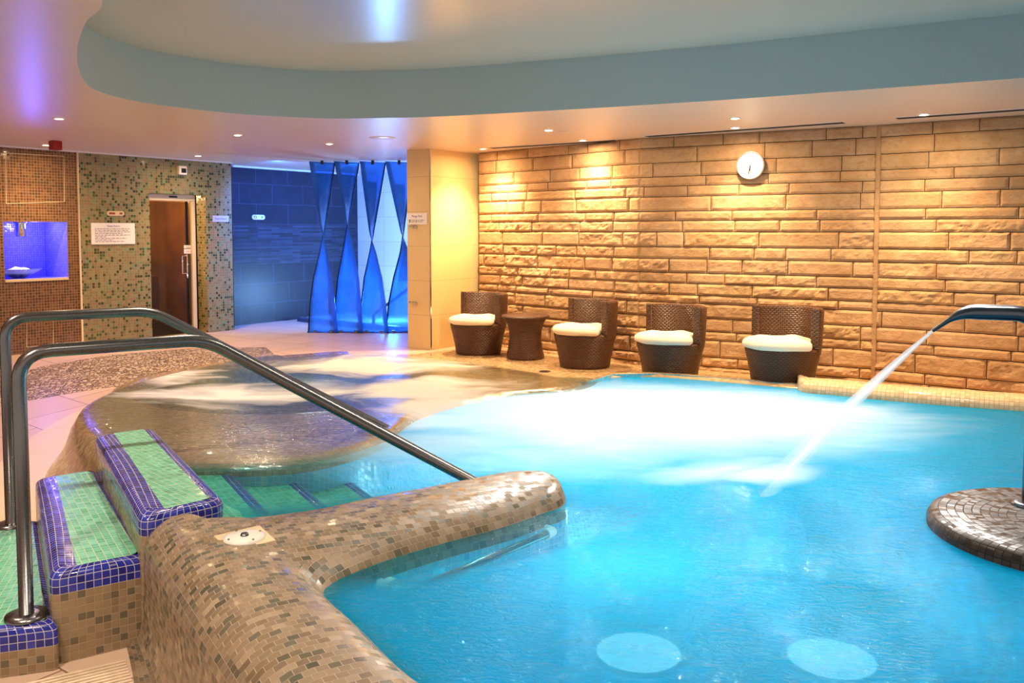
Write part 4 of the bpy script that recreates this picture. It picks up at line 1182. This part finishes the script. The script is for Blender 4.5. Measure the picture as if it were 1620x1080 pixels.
# --- clock
def on_wall(px, py, a, b):
    d = (xy(b)-xy(a)).normalized(); n = Vector((-d.y, d.x, 0)); r = ray(px, py); t_ = xy(a).dot(n)/xy(r).dot(n)
    return Vector((0,0,EYE))+r*t_
cp = on_wall(1190,262,B_,C_); dw = (xy(C_)-xy(B_)).normalized(); nw = Vector((dw.y, -dw.x, 0)); nw = nw if nw.y < 0 else -nw
cr = 21.5*cp.y/FPX*1.02
th = thing('wall_clock', 'round white wall clock hanging on the stone wall', 'clock', cp+nw*.05); th.rotation_euler = (pi/2, 0, atan2(dw.y, dw.x))
mb = MB(); mb.lathe([(.001,-.005),(cr*.98,-.005),(cr,.01),(cr,.03),(cr*.97,.04),(cr*.90,.036),(cr*.90,.026)], (0,0,0), 48); mb.build('rim', M['clockrim'], th)
mb = MB(); mb.lathe([(cr*.92,.026),(.001,.0262)], (0,0,0), 48); mb.build('dial', M['clockface'], th)
for ang_, ln, nm, w_ in ((-100, .62, 'minute_hand', .008), (-96, .42, 'hour_hand', .012)):
    mb = MB(); a = radians(ang_); mb.box((cos(a)*ln*cr/2, sin(a)*ln*cr/2, .032 if nm[0]=='m' else .030), (ln*cr, w_, .002), a); mb.build(nm, M['black'], th)
# --- signs
def text(body, size, mat, parent, loc, align='CENTER', rot=(0,0,0), name='lettering'):
    cu = bpy.data.curves.new(name, 'FONT'); cu.body = body; cu.size = size; cu.align_x = align; cu.align_y = 'CENTER'; cu.extrude = .0006
    cu.materials.append(mat); o = bpy.data.objects.new(name, cu); COL.objects.link(o); o.parent = parent; o.location = loc; o.rotation_euler = rot
    return o
def text_mesh(body, size, mat, parent, loc, align='CENTER', name='lettering'):
    o = text(body, size, mat, parent, loc, align); dg = bpy.context.evaluated_depsgraph_get(); dg.update()
    me = bpy.data.meshes.new_from_object(o.evaluated_get(dg)); cu = o.data
    m_ = bpy.data.objects.new(name, me); COL.objects.link(m_); m_.parent = parent; m_.location = loc
    if not me.materials: me.materials.append(mat)
    bpy.data.objects.remove(o); return m_
def greek(m_, x0, x1, ys, h, rnd, ends):
    for y, e in zip(ys, ends):
        x = x0
        while x < x0+(x1-x0)*e:
            w_ = rnd.uniform(.012,.05); w_ = min(w_, x0+(x1-x0)*e-x); m_.box((x+w_/2, y, .0045), (w_*.92, h, .001)); x += w_+.008
def sign_frame(name, label, c, dvec, w, h, mat, cat='sign', toward=None, group=None):
    dvec = dvec.normalized(); th = thing(name, label, cat, c, 0, group); th.rotation_euler = (pi/2, 0, atan2(dvec.y, dvec.x))
    mb = MB(); mb.box((0,0,0), (w, h, .008)); mb.build('plate', mat, th, bevel=.002); return th
# big steam room notice
p0 = on_left(144.5,352.5); p1 = on_left(213.5,386.5); pm = on_left(179,369.5)
w_, h_ = abs(on_left(213.5,370)[0]-on_left(144.5,370)[0]), on_left(179,353)[1]-on_left(179,386.5)[1]
th = sign_frame('notice_sign', 'large white steam room notice with lines of print on the green mosaic wall', LP(pm[0], pm[1], -.008), ldir, w_, h_, M['signwhite'])
text_mesh('Steam Room', h_*.12, M['inkblue'], th, (0, h_*.36, .0045))
mb = MB(); rnd = random.Random(3); greek(mb, -w_*.42, w_*.42, [h_*(.23-.075*k) for k in range(9)], .007, rnd, [.95,.9,.97,.75,.96,.3,.85,.5,.8]); mb.build('fine_print', M['ink'], th)
pm = on_left(182.5,337.5); th = sign_frame('oval_plaque', 'small oval reddish plaque above the large white notice', LP(pm[0], pm[1], -.008), ldir, .01, .01, M['creamp'])
for ch in list(th.children): bpy.data.objects.remove(ch)
def stadium(m_, w, h, z0, z1, mi=0):
    pts = []
    for k in range(13): a = -pi/2+pi*k/12; pts.append((w/2-h/2+cos(a)*h/2, sin(a)*h/2))
    for k in range(13): a = pi/2+pi*k/12; pts.append((-w/2+h/2+cos(a)*h/2, sin(a)*h/2))
    m_.prism(pts, z0, z1, mi)
mb = MB(); stadium(mb, .235, .06, -.006, .003); mb.build('plate', M['creamp'], th)
pr_ = plain('plaque_red', (150,60,40), .5)
for bx_, bw_ in ((-.05,.08),(.07,.04)):
    mb = MB(); mb.box((bx_,0,.004), (bw_,.025,.001)); mb.build('plaque_print', pr_, th)
pm = on_left(348.5,346); w2, h2 = on_left(361,346)[0]-on_left(336,346)[0], on_left(348,341)[1]-on_left(348,351)[1]
th = sign_frame('room_sign', 'small pale steam room name sign right of the glass door', LP(pm[0], pm[1], -.008), ldir, w2, h2, plain('sign_lilac', (196,200,240), .4))
text_mesh('Steam Room', h2*.42, M['inkblue'], th, (0, 0, .0045))
pd = (xy(PLb)-xy(PLa)); cpt = on_wall(660.5,346,PLa,PLb); pn = Vector((pd.y,-pd.x,0)).normalized(); pn = pn if pn.y < 0 else -pn
w3 = pd.length*.86; h3 = 18*cpt.y/FPX
th = sign_frame('plunge_sign', 'white plunge pool sign on the narrow face of the limestone pilaster', cpt+pn*.006, pd, w3, h3, M['signwhite'])
text_mesh('Plunge Pool', h3*.26, M['inkblue'], th, (0, h3*.22, .0045))
mb = MB(); greek(mb, -w3*.28, w3*.40, [-h3*.12, -h3*.26], .008, rnd, [.95,.85]); mb.build('fine_print', M['ink'], th)
mb = MB(); mb.box((-w3*.36,-h3*.19,.0045), (.03,.04,.001)); mb.build('emblem', plain('emblem_green', (120,160,120), .5), th)
for (px, py, lab) in ((656,358.5,'chrome robe hook under the plunge pool sign'), (656,478.5,'chrome robe hook low on the pilaster near the wicker chair')):
    c = on_wall(px, py, PLa, PLb); th = thing('robe_hook', lab, 'hook', c); th.rotation_euler = (0, 0, atan2(pd.y, pd.x))
    mb = MB(); mb.box((0,-.008,0), (.10,.014,.022)); mb.build('backplate', M['chrome'], th, bevel=.003)
    for s in (-1, 1):
        mb = MB(); mb.tube([(s*.03,-.01,0),(s*.03,-.05,-.004),(s*.03,-.06,.015)], .008, 10); mb.build('prong', M['chrome'], th)

# --- small things on the left walls
th = thing('fire_sounder', 'red fire alarm box under the ceiling before the brown mosaic wall', 'alarm', G(87.5,223,ZC)-Vector((0,0,.05))); th.rotation_euler = (0,0,ang)
mb = MB(); mb.box((0,0,0), (.105,.10,.10)); mb.build('housing', M['red'], th, bevel=.008)
mb = MB(); mb.lathe([(.001,-.052),(.03,-.052),(.034,-.048)], (0,0,0), 20); mb.build('grille', M['black'], th)
c = on_left(286,269.5); th = thing('emergency_lamp', 'square white sensor box on the green mosaic above the door', 'sensor', LP(c[0], c[1], -.03)); th.rotation_euler = (0,0,ang)
mb = MB(); mb.box((0,0,0), (.12,.06,.12)); mb.build('housing', M['signwhite'], th, bevel=.01)
mb = MB(); mb.box((.005,-.034,-.005), (.07,.012,.06)); mb.build('sensor_window', M['black'], th, bevel=.003)
c = on_wall(408,343.5,BW0,BW1); bd = (xy(BW1)-xy(BW0)).normalized(); th = thing('shower_plate', 'small pale oval plate on the dark slate wall', 'plate', c-Vector((-bd.y,bd.x,0))*.012); th.rotation_euler = (pi/2,0,atan2(bd.y,bd.x))
mb = MB(); stadium(mb, .24, .075, -.01, .008); mb.build('plate', M['white'], th, bevel=.003)
mb = MB(); mb.lathe([(.001,.03),(.018,.03),(.022,.008)], (-.07,0,0), 16); mb.build('button', M['chrome'], th)
mb = MB(); mb.lathe([(.001,.02),(.012,.02),(.016,.008)], (.06,0,0), 16); mb.build('button', M['chrome'], th)
# niche content
um = (u0*0.62+u1*0.38)
th = thing('ice_dispenser', 'chrome ice chute hanging in the violet lit niche', 'dispenser', LP(um, nz1, .2))
mb = MB(); mb.lathe([(.055,0),(.055,-.17),(.05,-.175),(.046,-.17),(.046,0)], (0,0,0), 28); mb.build('chute', M['chrome'], th)
mb = MB(); mb.lathe([(.001,-.001),(.07,-.001),(.072,-.01),(.055,-.014)], (0,0,0), 28); mb.build('collar', M['chrome'], th)
th = thing('ice_bowl', 'wide clear glass bowl standing in the violet lit niche', 'bowl', LP(um, nz0+.004, .29))
mb = MB(); rows = []
for k in range(72):
    a = 2*pi*k/72; wv = 1+.05*cos(12*a)
    rows.append([Vector((cos(a)*r_*w__, sin(a)*r_*w__, z)) for r_, z, w__ in ((.001,.0,1),(.07,.0,1),(.08,.008,1),(.15,.04,1),(.22,.085,wv),(.25,.11,wv),(.243,.112,wv),(.14,.048,1),(.07,.018,1),(.001,.016,1))])
mb.grid(rows, closed_u=True); mb.build('bowl_body', M['bowlglass'], th)
mb = MB(); rows = []
for k in range(40):
    a = 2*pi*k/40; rows.append([Vector((cos(a)*r_, sin(a)*r_, z+.02*noise.noise(Vector((cos(a)*r_*14, sin(a)*r_*14, 2))))) for r_, z in ((.10,.032),(.155,.068),(.145,.088),(.11,.105),(.07,.12),(.035,.13),(.001,.132))])
mb.grid(rows, closed_u=True, smooth=False); o = mb.build('crushed_ice', M['ice']); o.location = LP(um, nz0+.004, .29); tag(o, 'heap of crushed white ice in the glass bowl', 'ice', kind='stuff')

# --- twisted glass panels
E1 = [[(527,252),(514,334),(502,400),(493,440),(488.5,480),(487,534)], [(566.5,250.5),(549,339),(539,400),(532,440),(529,480),(527.5,534)], [(608.5,251),(587.5,369),(582,400),(574,440),(570,480),(567.5,534)], [(652,252),(636,366),(631,400),(621,440),(614,480),(610,533)]]
E2 = [[(492,254),(507,334),(521,400),(528,440),(532,480),(536,534)], [(531,252.5),(549.5,339),(564,400),(570,440),(573,480),(575.5,534)], [(571,252),(588,369),(598,400),(607,440),(612,480),(616,534)], [(611,255),(636.5,366),(650,400),(656,440),(659,480),(661,533)]]
labs = ['twisted blue glass panel, leftmost of the four hanging screens', 'twisted blue glass panel, second from the left of the four screens', 'twisted blue glass panel, third from the left of the four screens', 'twisted blue glass panel half hidden by the limestone pilaster']
Yp = 12.32
for k in range(4):
    def interp(E, y):
        for (x0_, y0_), (x1_, y1_) in zip(E, E[1:]):
            if y <= y1_: return x0_+(x1_-x0_)*(y-y0_)/(y1_-y0_)
        return E[-1][0]
    rows = []; NR = 48; W_ = 49*Yp/FPX; sgn = 1
    sm = 251; 
    for i in range(NR+1):
        y = 253+(533.5-253)*i/NR
        xa, xb = interp(E1[k], max(y, E1[k][0][1])), interp(E2[k], max(y, E2[k][0][1]))
        pa_, pb_ = D(xa, y, Yp), D(xb, y, Yp); z_ = (pa_.z+pb_.z)/2
        pr = abs(pa_.x-pb_.x); dp_ = .5*sqrt(max(.0, W_*W_-pr*pr))*.8
        if i == 0: z_ = ZC-.02
        if i == NR: z_ = .012
        A1 = Vector((pa_.x, Yp+dp_, z_)); A2 = Vector((pb_.x, Yp-dp_, z_))
        rows.append([A1.lerp(A2, j/4) for j in range(5)])
    cbase = (rows[-1][0]+rows[-1][4])/2; th = thing('glass_screen', labs[k], 'glass screen', cbase, 0, 'twisted blue glass screens')
    rows = [[q-cbase for q in r_] for r_ in rows]
    mb = MB(); mb.grid(rows); mb.build('glass_panel', M['bluepanel'], th, solid=.008)
    mb = MB(); mb.tube([r_[0] for r_ in rows], .011, 6); mb.build('dark_edge', plain('glass_edge', (4,14,60), .2) if k == 0 else bpy.data.materials['glass_edge'], th)
    tp = (rows[0][0]+rows[0][4])/2
    mb = MB(); mb.box(tp+Vector((0,0,.0)), (.035,.04,.07)); mb.build('top_clip', M['black'], th)
    for s in (1, 3):
        mb = MB(); mb.box(rows[-1][s]+Vector((0,0,.01)), (.04,.04,.03)); mb.build('floor_clip', M['steel'], th)

# --- plunge pool behind the screens: low curved kerb, glowing water
kb = [G(470,508,.0), G(500,512,.0), G(540,516,0), G(590,521,0), G(645,525,0), G(700,527,0)]
kb = resample(catmull([xy(p) for p in kb], 6), 40)
mb = MB(); rows = [[p+Vector((0,0,0)), p+Vector((0,.01,.05)), p+Vector((.02,.03,.065)), p+Vector((.03,.14,.065)), p+Vector((.03,.16,.0))] for p in kb]
mb.grid(rows, smooth=False); o = mb.build('plunge_pool_kerb', plain('kerb_dark', (70,80,100), .3)); tag(o, 'low dark curved kerb of the plunge pool behind the glass screens', 'kerb')
wp = [(p.x+.03, p.y+.12) for p in kb] + [(PW1.x-.1, PW1.y-.2), (BW1.x+.05, BW1.y-.25), (G(480,507,0).x, G(480,507,0).y)]
W_pl = water('plunge_water', (.8,.95,1,1), [(-1.6,13.2,3,2,0,2)], ripple=.3, base_foam=.55, foam_gain=.4)
o = sheet('plunge_pool_water', wp, [], lambda x, y: .055, [W_pl], step=.5, smooth=False); tag(o, 'glowing pale water of the plunge pool behind the glass screens', 'water', kind='stuff')
# its handrail
pA = D(591,526,13.0); pB = D(591,498,13.0); pC = D(645,458,12.9); pD = D(668,441,12.85)
th = thing('plunge_handrail', 'sloping steel handrail of the plunge pool seen through the glass screens', 'handrail', pA)
mb = MB(); mb.tube([p-pA for p in arc_path([pA, pB, pC, pD], [.05,.02])], .024, 12); mb.build('rail', M['steel'], th)
mb = MB(); mb.tube([pD-pA, xy(pD,.05)-pA], .022, 12); mb.build('post', M['steel'], th)

# ================================================================== LIGHTS
def spot(loc, target, energy, color, size=70, blend=.6, rad=.04):
    l = bpy.data.lights.new('spot', 'SPOT'); l.energy = energy; l.color = color; l.spot_size = radians(size); l.spot_blend = blend; l.shadow_soft_size = rad
    o = bpy.data.objects.new('spot', l); COL.objects.link(o); o.location = loc
    o.rotation_euler = (Vector(target)-Vector(loc)).to_track_quat('-Z', 'Y').to_euler(); return o
def point(loc, energy, color, rad=.1):
    l = bpy.data.lights.new('point', 'POINT'); l.energy = energy; l.color = color; l.shadow_soft_size = rad
    o = bpy.data.objects.new('point', l); COL.objects.link(o); o.location = loc; return o
def area(loc, target, sx, sy, energy, color):
    l = bpy.data.lights.new('area', 'AREA'); l.shape = 'RECTANGLE'; l.size = sx; l.size_y = sy; l.energy = energy; l.color = color
    o = bpy.data.objects.new('area', l); COL.objects.link(o); o.location = loc
    o.rotation_euler = (Vector(target)-Vector(loc)).to_track_quat('-Z', 'Y').to_euler(); return o
WARM = (1.0,.68,.36)
def make_dl():
    th = thing('downlight', '', 'ceiling light', (0,0,0), 0, 'recessed ceiling downlights')
    mb = MB(); mb.lathe([(.030,-.002),(.034,-.008),(.048,-.006),(.052,.002)], (0,0,0), 28); mb.build('bezel', M['white'], th)
    mb = MB(); mb.lathe([(.031,-.003),(.001,-.003)], (0,0,0), 24); mb.build('lamp_lens', M['lens'], th)
    return th
DL = [((764,235),520,'ceiling downlight nearest the top of the limestone pilaster',WARM),
      ((868,205.5),150,'ceiling downlight above the wicker side table, away from the wall',WARM),
      ((922,221.5),280,'ceiling downlight close to the stone wall above the second wicker chair',WARM),
      ((1163,186.5),150,'ceiling downlight set back from the wall clock',WARM),
      ((1163,201.5),300,'ceiling downlight at the wall edge just left of the clock',WARM),
      ((1462,180.5),300,'ceiling downlight highest at the right end of the stone wall',WARM),
      ((93,187),120,'ceiling downlight left of the curved recess, nearest the camera',WARM),
      ((376,213),110,'ceiling downlight in mid ceiling between the door and the recess',WARM),
      ((73,229),140,'ceiling downlight beside the red fire alarm box',WARM),
      ((313,246),170,'ceiling downlight above the steam room door',WARM),
      ((521,227),30,'dim ceiling downlight in front of the blue glass screens',(1,.75,.5))]
dlp = make_dl()
for i, (p, e, lab, colr) in enumerate(DL):
    g = G(p[0], p[1], ZC); o = dlp if i == 0 else copy_tree(dlp); o.location = g-Vector((0,0,.001)); o['label'] = lab
    wide = 112
    spot(g-Vector((0,0,.02)), g-Vector((0,0,1.5)), e*.70, colr, wide, .9, .03)
# extra aimed spots added at three downlights to draw glint columns on the water
for i, tg_ in ((1,(.42,3.9,0)),(3,(.92,3.5,0)),(5,(1.5,3.35,0))):
    g = G(DL[i][0][0], DL[i][0][1], ZC-.03); spot(g, tg_, 750, (1,.95,.88), 34, .8, .03)
spot((2.9,5.2,ZD-.03), (1.6,2.7,0), 420, (1,.95,.88), 30, .8, .03)  # one more added glint beam, no fitting in the recess
# unseen spots without fittings, added to fill the near pool, steps and shelf
for (x, y, z, e) in ((2.9,5.2,ZD,120),(4.9,6.3,ZC,150),(-3.6,4.6,ZC,150),(-2.2,2.6,ZC,190),(-.6,2.2,ZD,190),(-1.9,5.8,ZD,240),(.2,4.4,ZD,90)):
    if e: spot((x, y, z-.02), (x, y, 0), e, WARM if x > 4 else (1,.82,.64), 110, .9, .03)
# small ceiling discs
for p, lab in (((605,217.5),'flat round ceiling speaker near the blue glass screens'),((357,240),'flat round ceiling speaker near the end of the green mosaic wall'),((889,208.5),'small white sprinkler disc beside a downlight over the chairs')):
    g = G(*p, ZC); th = thing('ceiling_disc', lab, 'ceiling fitting', g)
    r_ = .14 if 'speaker' in lab else .07
    mb = MB(); mb.lathe([(.001,-.008),(r_*.9,-.008),(r_,-.001)], (0,0,0), 32); mb.build('cover', M['soffit'], th)

# blue lighting at the screens
BLUE = (.03,.16,1.0)
point((-1.9,13.5,.35), 150, (.22,.50,1.0), .12)
spot((-1.2,13.1,.1), (-1.7,11.9,2.43), 130, (.12,.28,1.0), 90, .8, .05)
spot((-1.35,13.3,2.35), (-1.5,13.1,0), 220, (.45,.75,1.0), 70, .7, .05)
spot((-3.3,12.3,2.38), (-3.6,14.4,.9), 520, BLUE, 130, .9, .1)
spot((-2.3,12.9,2.38), (-2.7,15.4,1.2), 420, BLUE, 130, .9, .1)
spot((-1.7,13.8,2.38), (-2.0,14.8,1.2), 60, (.30,.42,1.0), 120, .9, .1)
# niche
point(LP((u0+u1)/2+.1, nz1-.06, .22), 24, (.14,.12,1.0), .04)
point(LP(um, nz0+.20, .12), 1.2, (.7,.65,1.0), .03)
# violet wash over the left floor
spot((-5.2,6.2,2.35), (-4.2,8.0,-.3), 80, (.45,.30,1.0), 100, .9, .1)
# steam room
point(LP((d0+d1)/2, 2.0, 1.1), 120, (1.0,.66,.34), .1)
# pool lights
CY = (.10,.94,1.0)
pool_lamps = [(1010,1036,'pale round underwater disc light at the bottom, left of the pair'), (1315,1046,'pale round underwater disc light at the bottom, right of the pair')]
for i, (px, py, lab) in enumerate(pool_lamps):
    g = G(px, py, -1.08); th = thing('pool_floor_light', lab, 'pool light', g, 0, 'round lights in the pool floor')
    mb = MB(); mb.lathe([(.001,.02),(.25,.02)], (0,0,0), 40); mb.build('lens', M['poollens'], th)
    mb = MB(); mb.lathe([(.25,.022),(.275,.022),(.28,.0)], (0,0,0), 40); mb.build('ring', M['white'], th)
g = G(1285,890,-1.08); mb = MB(); mb.box(g+Vector((0,0,.02)), (1.0,.75,.04), -.35); tag(mb.build('pool_plate', plain('plate_pale', (200,240,248), .5), bevel=.01), 'large pale rectangular air plate on the pool floor before the island', 'plate')
point((.45,3.6,-.42), 8, CY, .15); point((1.6,3.0,-.6), 2.5, CY, .15); point((2.4,5.6,-.6), 3.5, CY, .15); point((4.2,4.6,-.6), 3, CY, .15)
point((.1,5.0,-.5), 6, CY, .15)
for (x, y, e) in ((.5,6.4,27),(1.4,6.4,29),(2.1,6.7,13)): point((x, y, -.55), e, (.70,.93,1.0), .25)  # unseen points added beneath the foam to turn it white
point((-1.75,7.75,-.2), 10, (.8,.95,.8), .2)

w = bpy.data.worlds.new('world'); SC.world = w; w.use_nodes = True
w.node_tree.nodes['Background'].inputs[0].default_value = (1.0,.86,.72,1); w.node_tree.nodes['Background'].inputs[1].default_value = .8

SC.view_settings.view_transform = 'Standard'; SC.view_settings.look = 'None'; SC.view_settings.gamma = 1; SC.view_settings.use_curve_mapping = False
SC.view_settings.exposure = 0.0
SC.cycles.max_bounces = 6; SC.cycles.transparent_max_bounces = 10; SC.cycles.use_adaptive_sampling = True; SC.cycles.adaptive_threshold = 0.03; SC.cycles.sample_clamp_indirect = 6; SC.cycles.caustics_reflective = False; SC.cycles.caustics_refractive = False
